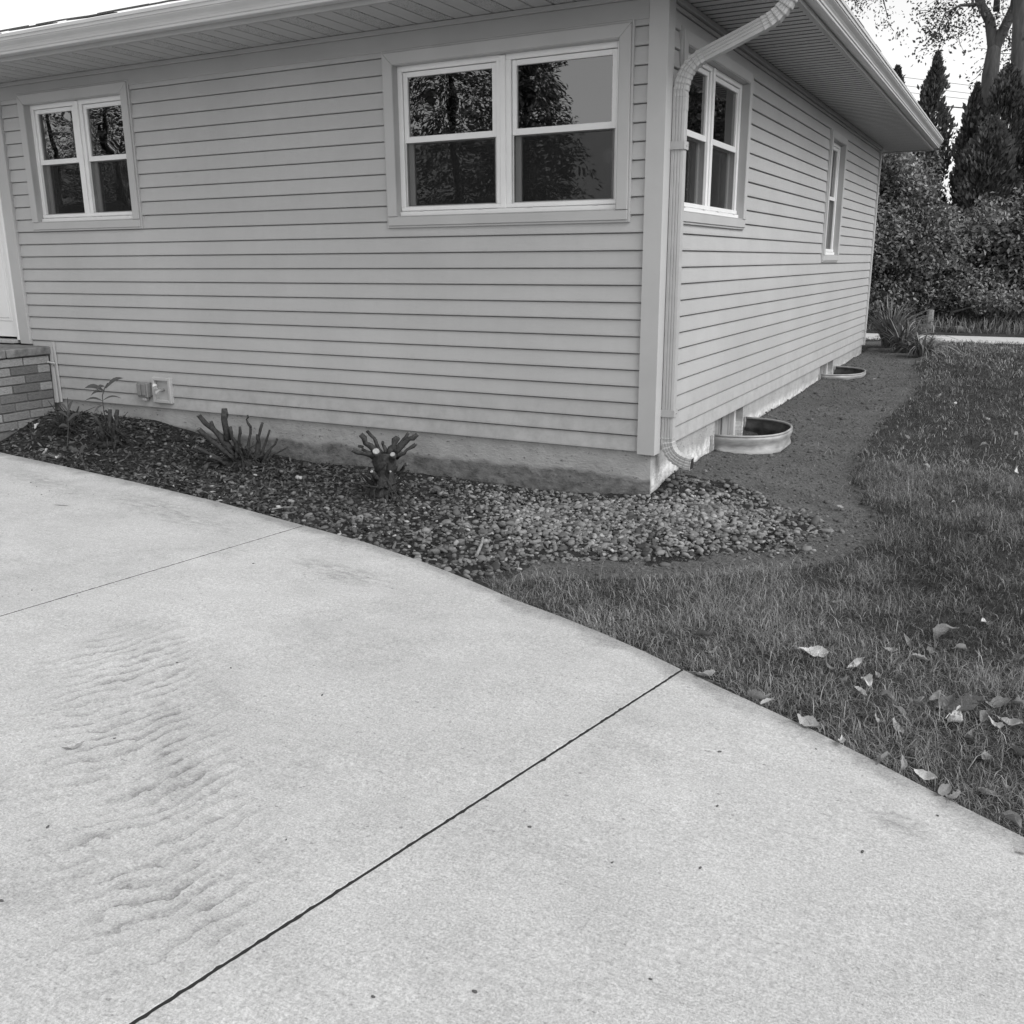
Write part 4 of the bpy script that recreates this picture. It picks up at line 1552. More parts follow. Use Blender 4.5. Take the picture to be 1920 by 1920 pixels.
def shrub(name, label, base, blobs, n, leaf, mat, seed, group=None, cat="shrub", stems=5, tone=(2, 2.6)):
    rng = np.random.default_rng(seed)
    root = empty(name, base); tag(root, label, cat, group)
    C, d = blob_points(blobs, n, rng)
    C[:, 2] = np.maximum(C[:, 2], base[2] + .03)
    # leaves come in sprays: pull them to spray centres
    m = max(10, n // 9)
    N = d * .8 + np.array([0, 0, .7]) + rng.normal(0, .55, (n, 3))
    A = rng.normal(0, 1, (n, 3)) + d * .7 - np.array([0, 0, .35])
    lg = leaf * rng.uniform(.6, 1.35, n)
    tn = np.clip(rng.beta(*tone, n) + .5 * (vnoise(C[:, 0] * 2.1 + C[:, 1], C[:, 2] * 2.1, seed) - .5), 0, 1)
    v, f, t_ = leaf_cards(C, A, N, lg, lg * rng.uniform(.42, .62, n), tn)
    o = ob("foliage", np_mesh("foliage", v, f, mat, False, t_)); under_p(o, root, base)
    for k in range(stems):
        b = blobs[k % len(blobs)]
        p1 = Vector(b[0]) + Vector((rng.normal(0, .2), rng.normal(0, .2), 0)); p0 = Vector(base) + Vector((rng.normal(0, .15), rng.normal(0, .15), -.05))
        mid = p0.lerp(p1, .5) + Vector((rng.normal(0, .15), rng.normal(0, .15), .1))
        mm = MB().tube([p0, mid, p1], [.035, .025, .012], 6)
        under_p(mm.build("stem", M_BARK, smooth_=True), root, base)
    return root


def gz(x, y): return float(ground_z(x, y, False))


def at(u, v, Y): return on_plane(u, v, 1, Y)


# shrubs behind the house, filling the space between the wall and the lawn
def blob(u, v, Y, rx, ry, rz):
    c = at(u, v, Y); return ((c[0], Y, c[2]), (rx, ry, rz))


b0 = at(1690, 560, 14.2)
shrub("leafy_shrub", "tall broad leafy shrub with dense dark and pale leaves behind the rear house corner", (b0[0], 14.2, gz(b0[0], 14.2)),
      [blob(1690, 460, 14.2, .80, .8, .75), blob(1630, 350, 14.6, .9, .8, .85), blob(1690, 345, 14.6, .55, .6, .65), blob(1610, 480, 14.0, .9, .8, 1.0), blob(1750, 470, 14.0, .62, .7, .45), blob(1655, 550, 13.6, .55, .5, .35), blob(1600, 390, 14.4, .9, .8, 1.2), blob(1765, 420, 14.5, .4, .5, .4)],
      30000, .08, M_LEAF, 61, "shrubs along the back boundary")
b0 = at(1850, 560, 15.0)
shrub("leafy_shrub", "spreading leafy shrub with large pale leaves below the conifers", (b0[0], 15.0, gz(b0[0], 15)),
      [blob(1862, 430, 15.0, .62, .8, .6), blob(1905, 470, 14.8, .8, .7, .75), blob(1868, 540, 14.8, .8, .6, .45), blob(1960, 440, 15.2, .9, .8, 1.0), blob(1822, 460, 14.7, .42, .6, .35), blob(1930, 550, 14.6, .8, .6, .5), blob(2060, 470, 15.2, 1.1, .8, 1.0)],
      24000, .095, M_LEAF, 62, "shrubs along the back boundary")
b0 = at(1700, 270, 16.5)
shrub("feathery_shrub", "upright shrub with thin arching leafy branches against the sky", (b0[0], 16.5, gz(b0[0], 16.5)),
      [blob(1715, 340, 16.5, .45, .6, .9), blob(1745, 330, 16.5, .25, .5, .85), blob(1670, 310, 16.5, .6, .7, 1.0), blob(1700, 440, 16.5, .9, .7, .9)],
      9000, .085, M_LEAF, 63, "shrubs along the back boundary", tone=(1.6, 3))


b0 = at(1760, 575, 13.4)
shrub("low_undergrowth", "low dark undergrowth below the leafy shrubs behind the path", (b0[0], 13.4, gz(b0[0], 13.4)),
      [blob(1650, 575, 13.4, .55, .4, .30), blob(1710, 560, 13.7, .5, .4, .36), blob(1770, 560, 14.0, .5, .4, .34), blob(1820, 545, 14.2, .5, .4, .42), blob(1880, 570, 13.7, .6, .4, .26), blob(1785, 510, 14.6, .5, .4, .5)],
      11000, .075, M_LEAF, 64, "shrubs along the back boundary", tone=(1.5, 3.2))


# arborvitae
def arborvitae(label, u, vtop, Y, rad, seed, taper=.75, n=9000, gap=0.0):
    rng = np.random.default_rng(seed)
    top = at(u, vtop, Y); x = top[0]; zb = gz(x, Y); H = top[2] - zb
    base = (x, Y, zb)
    root = empty("arborvitae_tree", base); tag(root, label, "tree", "narrow conifers behind the shrubs")
    mm = MB().tube([(x, Y, zb - .05), (x + .03, Y, zb + H * .5), (x, Y, zb + H * .96)], [.10, .06, .01], 7)
    under_p(mm.build("trunk", M_BARK, smooth_=True), root, base)
    h = rng.random(n) ** .9
    a = rng.random(n) * 2 * np.pi
    prof = np.minimum(1, (1 - h) * 2.6 / max(.35, taper)) ** .65 * np.minimum(1, .55 + h * 2)
    lumps = 1 + .30 * np.sin(a * 2 + h * 17 + seed) * np.sin(h * 23 + seed * 2) + .25 * (vnoise(a * 1.6, h * H * 1.7, seed) - .5) * 2
    rr = rad * prof * lumps * np.sqrt(rng.uniform(.12, 1.05, n)) * np.where(rng.random(n) < .12, rng.uniform(1.0, 1.45, n), 1)
    if gap:
        rr *= np.where(vnoise(a * .8 + 9, h * H * 1.1, seed + 4) < gap, .25, 1)
    C = np.stack([x + rr * np.cos(a), Y + rr * np.sin(a), zb + h * H * .985], 1)
    out = np.stack([np.cos(a), np.sin(a), np.zeros(n)], 1)
    A = out * rng.uniform(.2, .9, n)[:, None] + np.array([0, 0, 1.0]) + rng.normal(0, .25, (n, 3))
    N = np.cross(out, A) + rng.normal(0, .6, (n, 3))
    lg = rng.uniform(.07, .16, n)
    tn = np.clip(rng.beta(1.8, 3, n) + .35 * (vnoise(a * 3, h * H * 2.5, seed + 1) - .5), 0, 1)
    v, f, t_ = leaf_cards(C, A, N, lg, lg * .5, tn, .1)
    under_p(ob("crown", np_mesh("crown", v, f, M_CONIFER, False, t_)), root, base)
    return root


arborvitae("slender conifer standing alone against the sky beside the eave corner", 1760, 90, 19.0, .36, 71, n=9000, gap=.25)
arborvitae("conifer with a blunt tip just above the roof gutter", 1684, 118, 19.5, .36, 72, n=8000)
arborvitae("small pointed conifer left of the pale tree trunk", 1834, 150, 18.6, .30, 73, n=7000)
arborvitae("broad dark conifer growing between the two tree trunks", 1894, 116, 18.4, .66, 74, n=15000)
arborvitae("tall conifer beyond the straight-trunked tree", 1975, 140, 18.8, .7, 75, n=11000)
arborvitae("dense conifer behind the leafy shrubs", 1862, 215, 17.4, .50, 76, n=10000)


# tall bare-trunked trees with sparse leaves
def tall_tree(label, base_px, Y, trunk, limbs, sprays, seed):
    rng = np.random.default_rng(seed)
    b = at(*trunk[0][:2], Y); base = (b[0], Y, gz(b[0], Y))
    root = empty("deciduous_tree", base); tag(root, label, "tree", "tall trees behind the conifers")

    def P(u, v, dy=0): return Vector(at(u, v, Y + dy))
    pts = [Vector((b[0] - .05, Y, base[2] - .1))] + [P(u, v) for u, v, r in trunk]
    rad = [trunk[0][2] * 1.25] + [r for u, v, r in trunk]
    under_p(MB().tube(pts, rad, 12, rnd=.08).build("trunk", M_TRUNK, smooth_=True), root, base)
    for lm in limbs:
        under_p(MB().tube([P(u, v, dy) for u, v, dy, r in lm], [r for u, v, dy, r in lm], 8, rnd=.08).build("limb", M_TRUNK, smooth_=True), root, base)
    C = []; 
    tw = MB()
    for (u, v, dy, spread, cnt) in sprays:
        c = np.array(P(u, v, dy))
        k = max(3, cnt // 14)
        tips = c + rng.normal(0, 1, (k, 3)) * np.array([spread, spread, spread * .75])
        for t_ in tips:
            s0 = c + (t_ - c) * .15
            tw.tube([s0, (s0 + t_) / 2 + rng.normal(0, .04, 3), t_], [.010, .007, .003], 4)
            C.append(t_ + rng.normal(0, .13, (14, 3)))
    C = np.concatenate(C); n = len(C)
    A = rng.normal(0, 1, (n, 3)) - np.array([0, 0, .4]); N = rng.normal(0, 1, (n, 3)) + np.array([0, 0, .6])
    lg = rng.uniform(.05, .11, n)
    v, f, t_ = leaf_cards(C, A, N, lg, lg * .55, rng.beta(2, 2, n))
    under_p(ob("crown", np_mesh("crown", v, f, M_TREELEAF, False, t_)), root, base)
    under_p(tw.build("twigs", M_TRUNK), root, base)
    return root


tall_tree("tall grey-barked tree whose trunk forks above the conifers", None, 20.0,
          [(1846, 400, .21), (1851, 220, .19), (1857, 140, .175), (1863, 95, .15), (1865, 82, .10)],
          [[(1859, 125, 0, .11), (1862, 84, 0, .12), (1856, 40, .1, .11), (1838, 5, .2, .09), (1815, -60, .4, .06), (1790, -140, .8, .03)], [(1858, 130, 0, .11), (1868, 84, 0, .12), (1884, 52, 0, .11), (1903, 10, 0, .10), (1912, -60, -.2, .08), (1920, -180, -.3, .04)], [(1868, 20, .2, .07), (1872, -40, .3, .05), (1880, -150, .5, .03)],
           [(1838, 8, .2, .045), (1800, 10, -.3, .03), (1772, 25, -.5, .02), (1758, 58, -.6, .012), (1748, 82, -.6, .006)]],
          [(1750, 20, -.5, .28, 170), (1775, 45, -.5, .25, 150), (1752, 70, -.6, .22, 140), (1800, 15, -.4, .25, 120), (1795, 60, -.6, .2, 110), (1822, 30, 0, .2, 90), (1740, 90, -.6, .14, 60), (1880, 30, .2, .25, 160), (1890, 75, .2, .25, 160), (1845, 130, .3, .15, 50), (1872, 100, .3, .2, 90), (1900, 120, .4, .3, 160), (1905, 60, .5, .3, 160),
           (1780, -50, -.2, .5, 260), (1850, -60, 0, .5, 260), (1900, -70, 0, .6, 300), (1800, -180, .3, .9, 500), (1900, -200, .3, 1.0, 600)], 81)
tall_tree("tall grey-barked tree with a single straight trunk beside the forked tree", None, 19.2,
          [(1918, 400, .25), (1917, 200, .23), (1916, 100, .22), (1919, 0, .20), (1925, -140, .15), (1930, -260, .08)],
          [[(1918, -20, 0, .11), (1960, -90, .2, .08), (2010, -200, .4, .04)]],
          [(1960, 40, .2, .35, 200), (1990, 110, .2, .35, 200), (1950, -60, 0, .5, 260), (2030, -60, .2, .6, 300), (1940, -200, .2, .9, 500), (2040, 40, .2, .5, 240)], 82)
tall_tree("tall tree whose thin drooping twigs hang above the roof gutter", None, 24.0,
          [(1560, 400, .22), (1560, 100, .2), (1565, -80, .16), (1560, -250, .08)],
          [[(1564, -60, 0, .09), (1600, -40, 0, .06), (1650, -25, 0, .03), (1664, 30, 0, .008)]],
          [(1600, -5, 0, .3, 170), (1625, 0, 0, .25, 120), (1655, 5, 0, .15, 36), (1660, 38, 0, .08, 20), (1680, 60, 0, .35, 24), (1580, -60, 0, .7, 400), (1500, -120, 0, .9, 500)], 83)

# utility poles and the wires between them
wires = [((1705.6, 146.6), (1823.8, 160.8), .005), ((1714, 163), (1817, 175), .005), ((1715, 175), (1815, 186), .005), ((1732, 196), (1916, 212), .014), ((1762, 240), (1920, 250), .009), ((1780, 264), (1920, 270), .009)]
WY = 21.5
for i, (p, q, r) in enumerate(wires):
    P, Q = Vector(at(*p, WY)), Vector(at(*q, WY))
    d = (Q - P) / (Q.x - P.x)
    x0, x1 = -16.0, 17.0
    pts = []
    for k in range(25):
        x = x0 + (x1 - x0) * k / 24
        b = P + d * (x - P.x)
        sag = ((x - .6) / 16.5) ** 2 * .35
        pts.append((x, WY, b.z + sag * (1 if i < 5 else 1)))
    lab = ["topmost thin power wire crossing the sky behind the conifers", "second thin power wire from the top behind the conifers", "third thin power wire from the top behind the conifers", "thick dark cable strung below the three thin power wires", "thin cable hanging below the thick dark cable", "lowest cable in front of the conifers"][i]
    o = MB().tube(pts, r, 5).build("power_line", M_WIRE)
    tag(o, lab, "wire", "overhead wires behind the garden")
for k, x in enumerate((-16.0, 17.0)):
    zb = gz(x, WY)
    root = empty("utility_pole", (x, WY, zb)); tag(root, ["wooden utility pole at the end of the wires behind the house", "wooden utility pole at the end of the wires beyond the lawn"][k], "pole")
    under_p(MB().tube([(x, WY + .16, zb - .1), (x, WY + .16, zb + 8.2)], [.15, .11], 10).build("shaft", M_POLE, smooth_=True), root, (x, WY, zb))
    under_p(MB().box(x - .06, x + .06, WY - .6, WY + .9, zb + 7.2, zb + 7.32).build("crossarm", M_POLE), root, (x, WY, zb))


# strap-leaved clumps at the rear corner
def strap_clump(label, x, y, n, L, seed, lean=.6, hang=.5):
    rng = np.random.default_rng(seed); z = gz(x, y)
    V = []; F = []; T = []
    for i in range(n):
        a = rng.random() * 2 * np.pi; l = L * rng.uniform(.6, 1.15); w = .012 * rng.uniform(.8, 1.5)
        d = np.array([math.cos(a), math.sin(a), 0]); s = np.array([-d[1], d[0], 0]) * w
        ln = lean * rng.uniform(.4, 1.3); b = np.array([x, y, z]) + d * rng.random() * .08 + s * rng.normal(0, 3)
        o = len(V); tn = rng.beta(1.6, 2.2)
        K = 7
        for k in range(K):
            t = k / (K - 1)
            p = b + d * l * ln * t ** 1.5 + np.array([0, 0, 1]) * l * (t * (1 - .25 * ln) - hang * ln * t ** 3)
            p[2] = max(p[2], z + .012)
            ww = 1 - t ** 2.5
            V += [p - s * ww, p + s * ww + np.array([0, 0, .004])]; T += [tn, tn]
        F += [(o + 2 * k, o + 2 * k + 1, o + 2 * k + 3, o + 2 * k + 2) for k in range(K - 1)]
    o = ob("strap_leaf_clump", np_mesh("strap_leaf_clump", np.array(V) - np.array([x, y, z]), np.array(F), M_STRAP, False, np.array(T)), None, (x, y, z))
    tag(o, label, "plant", "strap-leaved clumps by the rear corner")
    return o


c = on_ground(1655, 655); strap_clump("tall dark strap-leaved clump against the rear house corner", c[0] + .05, c[1] + .3, 150, .85, 91, .55, .4)
c = on_ground(1690, 662); strap_clump("arching strap-leaved clump between the dark clump and the drooping one", c[0], c[1] + .1, 120, .7, 92, .8, .5)
c = on_ground(1724, 672); strap_clump("pale drooping strap-leaved clump at the lawn corner of the bed", c[0], c[1] + .1, 110, .5, 93, .8, .85)

# fence stake and a stone behind the path
c = on_ground(1757, 600)
o = MB().tube([(c[0], 13.2, gz(c[0], 13.2) - .05), (c[0] + .01, 13.2, gz(c[0], 13.2) + .34)], [.07, .06], 7, rnd=.2).build("wooden_stake", M_TWIG)
tag(o, "short weathered stake standing in rough grass before the shrubs", "stake")
c = at(1793, 618, 12.75)
o = ob("field_stone", np_mesh("field_stone", PEBS[2], ICO1F, M_STONE, True)); o.location = (c[0], 12.75, gz(c[0], 12.75) + .04); o.scale = (.14, .09, .08)
tag(o, "pale stone lying behind the concrete path", "stone")


# ------------------------------------------------------------------ cut-back shrub stumps in the bed
def facing(base, u, v, dy=0.0):
    """point seen at (u, v) on the upright plane through base that faces the camera; dy moves it towards (+) the viewer"""
    n = np.array([CAM[0] - base[0], CAM[1] - base[1], 0]); n /= np.linalg.norm(n)
    d = ray(u, v); t = ((np.array(base) + n * dy - CAM) @ n) / (d @ n)
    return Vector(CAM + d * t)


def stump(name, label, base_px, stubs, seed, root_r=.10, mound=None):
    rng = np.random.default_rng(seed)
    base = on_ground(*base_px)
    root = empty(name, tuple(base)); tag(root, label, "stump", "cut-back shrub stumps in the gravel bed")
    if mound:
        V = ICO1.copy(); V = V * (1 + .22 * np.sin(V @ np.array([5., 3., 4.]))[:, None] + .12 * np.sin(V @ np.array([9., -7., 6.]))[:, None])
        o = ob("root_crown", np_mesh("root_crown", V * np.array(mound) * .72 + np.array([base[0], base[1], base[2]]), ICO1F, M_BARK, False)); under_p(o, root, base)
    for (u0, v0, u1, v1, r0, r1, dy, cut) in stubs:
        p0 = facing(base, u0, v0, 0); p1 = facing(base, u1, v1, dy)
        mid = p0.lerp(p1, .5) + Vector(rng.normal(0, .008, 3))
        q1 = p0.lerp(p1, .8) + Vector(rng.normal(0, .004, 3))
        st_ = under_p(MB().tube([p0, p0.lerp(mid, .5) + Vector(rng.normal(0, .006, 3)), mid, mid.lerp(q1, .5) + Vector(rng.normal(0, .006, 3)), q1, p1], [r0 * .95, r0 * .8, r0 * .72, r1 * .85, r1 * 1.02, r1 * .85], 9, rnd=.38).build("branch_stub", M_STUBBARK, smooth_=True), root, base)
        if cut:
            d = (p1 - q1).normalized()
            cf = MB().tube([p1 - d * .001, p1 + d * .003], [r1 * .78, r1 * .70], 10).build("cut_face", M_CUT if dy > .09 else M_CUTOLD)
            cf.parent = st_
    # fine roots and broken twigs
    mm = MB()
    for k in range(14):
        a = rng.random() * 6.28; e = rng.uniform(.3, 1.3); l_ = rng.uniform(.10, .24)
        p = Vector(base) + Vector((rng.normal(0, .05), rng.normal(0, .04), .06))
        dd_ = Vector((math.cos(a) * math.cos(e), math.sin(a) * math.cos(e), math.sin(e)))
        mm.tube([p, p + dd_ * l_ * .5 + Vector(rng.normal(0, .02, 3)), p + dd_ * l_ + Vector(rng.normal(0, .02, 3))], [.006, .004, .002], 5)
    for k in range(46):
        a = rng.random() * 6.28; e = rng.uniform(.1, 1.3); mr = mound or (.1, .1, .1)
        c0 = Vector(base) + Vector((math.cos(a) * math.cos(e) * mr[0] * .55, math.sin(a) * math.cos(e) * mr[1] * .55, math.sin(e) * mr[2] * .6))
        dd_ = Vector((math.cos(a) * math.cos(e), math.sin(a) * math.cos(e), math.sin(e) * .9)) + Vector(rng.normal(0, .35, 3))
        l_ = rng.uniform(.04, .11)
        mm.tube([c0, c0 + dd_ * l_ * .5 + Vector(rng.normal(0, .006, 3)), c0 + dd_ * l_], [rng.uniform(.008, .022), rng.uniform(.006, .016), .004], 5, rnd=.4)
    for k in range(16):
        a = rng.random() * 6.28; r = root_r * rng.uniform(.6, 2.2)
        p = Vector(base) + Vector((math.cos(a) * r, math.sin(a) * r * .7, 0)); p.z = gz(p.x, p.y) + .005
        q = Vector(base) + Vector((math.cos(a) * r * .2, math.sin(a) * r * .2, rng.uniform(.05, .16)))
        mm.tube([q, q.lerp(p, .5) + Vector(rng.normal(0, .015, 3)), p], [.007, .005, .002], 5)
    tag(under_p(mm.build("roots", M_BARK), root, base), kind="stuff")
    return root


stump("shrub_stump", "cut stump on a short dark trunk with pale round cut faces", (722, 928),
      [(722, 935, 728, 850, .085, .06, 0, 0), (715, 880, 705, 846, .045, .030, .10, 1), (735, 880, 736, 852, .04, .022, .10, 1), (712, 860, 676, 815, .028, .020, .02, 1), (715, 850, 688, 808, .018, .012, -.05, 1), (740, 850, 783, 814, .024, .017, .02, 1), (742, 845, 766, 812, .018, .012, -.04, 1), (744, 858, 780, 832, .018, .012, .04, 1), (706, 862, 660, 843, .020, .014, .05, 1), (706, 856, 672, 836, .016, .011, 0, 1), (730, 852, 745, 820, .028, .022, .0, 0), (722, 850, 718, 828, .016, .010, .02, 0), (712, 900, 697, 884, .022, .014, .10, 1), (745, 890, 763, 870, .014, .009, .06, 1), (728, 895, 732, 884, .012, .009, .11, 1)], 101, .12, (.13, .12, .16))
stump("shrub_stump", "widest cut stump with a fan of thick upright and leaning stubs", (452, 872),
      [(440, 860, 372, 778, .026, .020, .03, 1), (425, 825, 420, 766, .030, .024, .0, 1), (432, 850, 395, 790, .022, .015, -.04, 1), (440, 865, 372, 804, .028, .020, .06, 1), (436, 868, 366, 838, .020, .014, .08, 1), (445, 860, 432, 800, .020, .013, .05, 0), (452, 862, 450, 800, .014, .011, .03, 1), (464, 866, 470, 800, .020, .010, -.02, 0), (470, 800, 464, 778, .012, .007, -.02, 0), (474, 868, 492, 792, .024, .011, .02, 0), (482, 870, 506, 806, .014, .009, 0, 1), (490, 870, 520, 822, .018, .008, .03, 0), (494, 872, 540, 838, .014, .006, .05, 0), (488, 862, 482, 815, .016, .010, .06, 0), (430, 870, 395, 856, .016, .012, .12, 1)], 102, .18, (.22, .16, .11))
stump("shrub_stump", "small dark broken stump below the tap plate and weed", (208, 832),
      [(205, 830, 206, 768, .024, .016, 0, 0), (206, 772, 194, 770, .012, .006, 0, 0), (216, 830, 220, 768, .020, .017, -.02, 0), (200, 832, 178, 780, .022, .014, .02, 0), (190, 834, 184, 800, .016, .010, .05, 0), (212, 832, 232, 812, .012, .006, .06, 0)], 103, .12, (.15, .12, .07))
stump("shrub_stump", "low leafy stump in the corner between porch and foundation", (128, 808),
      [(128, 806, 112, 765, .012, .007, 0, 0), (130, 806, 148, 762, .012, .006, 0, 0), (136, 808, 150, 780, .010, .006, .04, 0), (120, 808, 100, 786, .012, .006, .03, 0)], 104, .10, (.12, .10, .05))


# weeds
def weed(label, base_px, stem, leaves, seed):
    base = on_ground(*base_px); root = empty("weed_plant", tuple(base)); tag(root, label, "weed")
    under_p(MB().tube([facing(base, u, v, dy) for u, v, dy in stem], [.004] * len(stem), 6).build("stem", M_WEED), root, base)
    for (u0, v0, u1, v1, w, dy) in leaves:
        p0 = facing(base, u0, v0, 0); p1 = facing(base, u1, v1, dy)
        d = p1 - p0; s = d.cross(Vector((CAM[0] - p0.x, CAM[1] - p0.y, .9))).normalized() * w
        nrm = d.cross(s).normalized()
        K = 7; V = []; F = []
        for k in range(K):
            t = k / (K - 1); ww = math.sin(math.pi * min(1, t * .95 + .06)) ** .8
            c_ = p0 + d * t + Vector((0, 0, .18 * d.length * math.sin(math.pi * t)))
            V += [c_ - s * ww + nrm * .2 * w * ww, c_, c_ + s * ww + nrm * .2 * w * ww]
        for k in range(K - 1):
            a_ = 3 * k; F += [(a_, a_ + 1, a_ + 4, a_ + 3), (a_ + 1, a_ + 2, a_ + 5, a_ + 4)]
        m_ = MB(); m_.add(V, F); under_p(m_.build("leaf", M_WEED, smooth_=True), root, base)
    return root


weed("tall wilting weed with long narrow leaves beside the outlet box", (205, 828), [(205, 828, 0), (198, 790, 0), (193, 757, 0), (192, 742, 0), (196, 728, 0), (202, 718, 0)],
     [(198, 728, 232, 709, .014, .02), (194, 732, 158, 728, .017, .05), (192, 735, 170, 742, .010, .08), (196, 724, 180, 735, .013, .10), (193, 752, 158, 752, .008, .04), (194, 750, 228, 747, .007, .03), (193, 760, 176, 775, .008, .05)], 1)
weed("thin seedling with a bent stem at the porch corner", (126, 842), [(126, 842, 0), (128, 800, 0), (127, 770, 0)],
     [(127, 782, 108, 772, .010, .02), (127, 778, 137, 750, .010, .0), (127, 790, 152, 776, .012, .03), (128, 800, 110, 800, .012, .04), (127, 772, 114, 756, .009, 0), (126, 840, 118, 846, .02, .03), (126, 840, 140, 846, .02, .03)], 2)
weed("single seedling leaf on a thin stalk among the gravel", (160, 880), [(160, 880, 0), (155, 862, 0), (148, 846, 0)], [(148, 846, 132, 846, .016, .03), (150, 850, 162, 834, .014, .02)], 3)

# loose sticks in the bed
stk = [((0, 820), (27, 812), .012, "pale broken board end lying at the foot of the porch"), ((208, 795), (229, 832), .004, "pale bent twig leaning on the small dark stump"), ((1130, 935), (1178, 985), .003, "thin pale straw lying across the gravel"), ((505, 960), (555, 957), .003, "thin stick lying beside the driveway edge"), ((8, 800), (60, 795), .004, "long dry twig along the foot of the porch wall"), ((894, 1050), (905, 1020), .014, "flat piece of bark lying among the gravel")]
for (p, q, r, lab) in stk:
    P, Q = Vector(on_ground(*p)), Vector(on_ground(*q)); P.z += r + .012; Q.z += r + .02
    if "twig leaning" in lab: P.z += .12
    o = MB().tube([P, P.lerp(Q, .5) + Vector((.006, .004, .008)), Q], [r, r * 1.05, r * .7], 6, squash=.6, rnd=.2).build("stick", M_TWIG)
    tag(o, lab, "stick")


# ------------------------------------------------------------------ fallen leaves
def leaf_mesh(seed, aspect, curl, twist):
    r = np.random.default_rng(seed); K = 15; V = []; F = []
    ph = r.random() * 6; S = (-1, -.7, -.35, 0, .35, .7, 1)
    for k in range(K):
        t = k / (K - 1)
        env = math.sin(math.pi * t ** .82) ** .9 * .5 * aspect
        z = curl * ((2 * t - 1) ** 2 - .4) * .6 + .07 * math.sin(5 * t + ph) + .03 * math.sin(13 * t + ph)
        tw = twist * (t - .5)
        for s_ in S:
            w = env * (1 + (.07 * r.normal() if abs(s_) == 1 else 0)) + .004
            up = abs(s_) ** 1.5 * w * (.7 + .5 * math.sin(3 * t + ph + s_)) + .018 * r.normal() + .02 * math.sin(18 * t + 3 * abs(s_)) * abs(s_)
            V.append((t - .5 + .05 * abs(s_) * math.sin(ph), s_ * w * math.cos(tw) * (1 - .25 * abs(curl)) + .06 * math.sin(2.5 * t + ph), z + up + s_ * w * math.sin(tw)))
    n = len(S)
    for k in range(K - 1):
        for j in range(n - 1):
            a_ = k * n + j; F.append((a_, a_ + 1, a_ + n + 1, a_ + n))
    st = len(V); V += [(-.5, 0, V[3][2]), (-.5, .012, V[3][2] + .006), (-.72, .05, .05), (-.72, .062, .056)]; F.append((st, st + 1, st + 3, st + 2))
    return make_mesh("fallen_leaf", V, F, M_FALLEN, True)


LEAF = [leaf_mesh(1, .46, .12, .3), leaf_mesh(2, .52, .22, -.5), leaf_mesh(3, .40, .30, .7), leaf_mesh(4, .50, .08, .2), leaf_mesh(6, .36, .42, 1.2)]


def put_leaf(px, size, label, group, k, z=.026, tilt=.35, flat=False, drive=False):
    P = on_drive(*px) if drive else on_ground(*px)
    o = ob("fallen_leaf", LEAF[k % 5])
    o.location = (P[0], P[1], P[2] + z)
    o.rotation_euler = (random.gauss(0, tilt), random.gauss(0, tilt), random.uniform(0, 6.28))
    o.scale = (size,) * 3
    tag(o, label, "leaf", group)
    return o


G1 = "fallen leaves on the lawn"
put_leaf((1772, 1213), .115, "large pale oval leaf with its tip raised, lying alone on the lawn", G1, 3)
put_leaf((1522, 1250), .12, "long pale leaf lying on dark grass, largest near the driveway joint", G1, 0)
put_leaf((1318, 1208), .095, "broad grey leaf lying flat in the grass near the driveway joint", G1, 1)
put_leaf((1800, 1357), .15, "biggest crumpled leaf in the leaf pile on the lawn", G1, 1)
put_leaf((1785, 1372), .13, "curled leaf tucked under the biggest crumpled leaf of the pile", G1, 4)
small = [(1565, 1148), (1530, 1200), (1815, 1168), (1845, 1190), (1335, 1233), (1668, 1240), (1740, 1243), (1725, 1258), (1622, 1302), (1600, 1270), (1553, 1273), (1582, 1297), (1720, 1340), (1683, 1355), (1648, 1366), (1682, 1380), (1772, 1345), (1830, 1336), (1905, 1345), (1812, 1402), (1890, 1378), (1905, 1260), (1880, 1232), (1795, 1240), (1700, 1225), (1845, 1440), (1905, 1435), (1640, 1290), (1660, 1330), (1860, 1380), (1750, 1330), (1870, 1345), (1612, 1320), (1840, 1370), (1885, 1490), (1850, 1500)]
for i, p in enumerate(small):
    put_leaf(p, random.uniform(.05, .085), "small dry leaf lying in the lawn grass near the driveway", "small dry leaves in the near lawn", i, .018, .32)
far = [(1810, 928), (1835, 996), (1640, 882), (1570, 957), (1790, 770), (1880, 782), (1842, 850), (1905, 900), (1476, 1102), (1412, 772), (1640, 716), (1735, 890), (1865, 940), (1785, 960), (1700, 835), (1770, 820), (1905, 830), (1850, 800), (1815, 735), (1760, 755), (1880, 705)]
for i, p in enumerate(far):
    put_leaf(p, random.uniform(.05, .075), "small pale leaf on the lawn or soil beyond the gravel", "small pale leaves beyond the gravel", i + 2, .03, .4)
edge = [(1420, 1312), (1440, 1322), (1655, 1430), (1692, 1440), (1735, 1458), (1768, 1488), (1790, 1500), (1893, 1547), (1918, 1600), (1322, 1268), (1515, 1362), (1580, 1396)]
for i, p in enumerate(edge):
    put_leaf(p, random.uniform(.05, .095), "curled leaf caught along the lawn edge of the concrete driveway", "leaves along the driveway edge", i + 1, .012, .35, drive=True)
o = put_leaf((138, 1404), .075, "single thin curled leaf lying on the open concrete", None, 4, .010, .2, drive=True); o.scale = (.075, .04, .06); o.rotation_euler = (.2, 0, .9)
o = put_leaf((115, 949), .09, "long narrow leaf lying on the concrete near the gravel", None, 2, .006, .05, drive=True); o.scale = (.10, .035, .03); o.rotation_euler = (0, 0, .5)
litter = [(85, 852), (110, 862), (30, 808), (70, 803), (215, 775), (95, 772)]
for i, p in enumerate(litter):
    put_leaf(p, random.uniform(.06, .10), "pale dry leaf lying in the dark bed near the porch", "dry leaves near the porch", i, .02, .4)

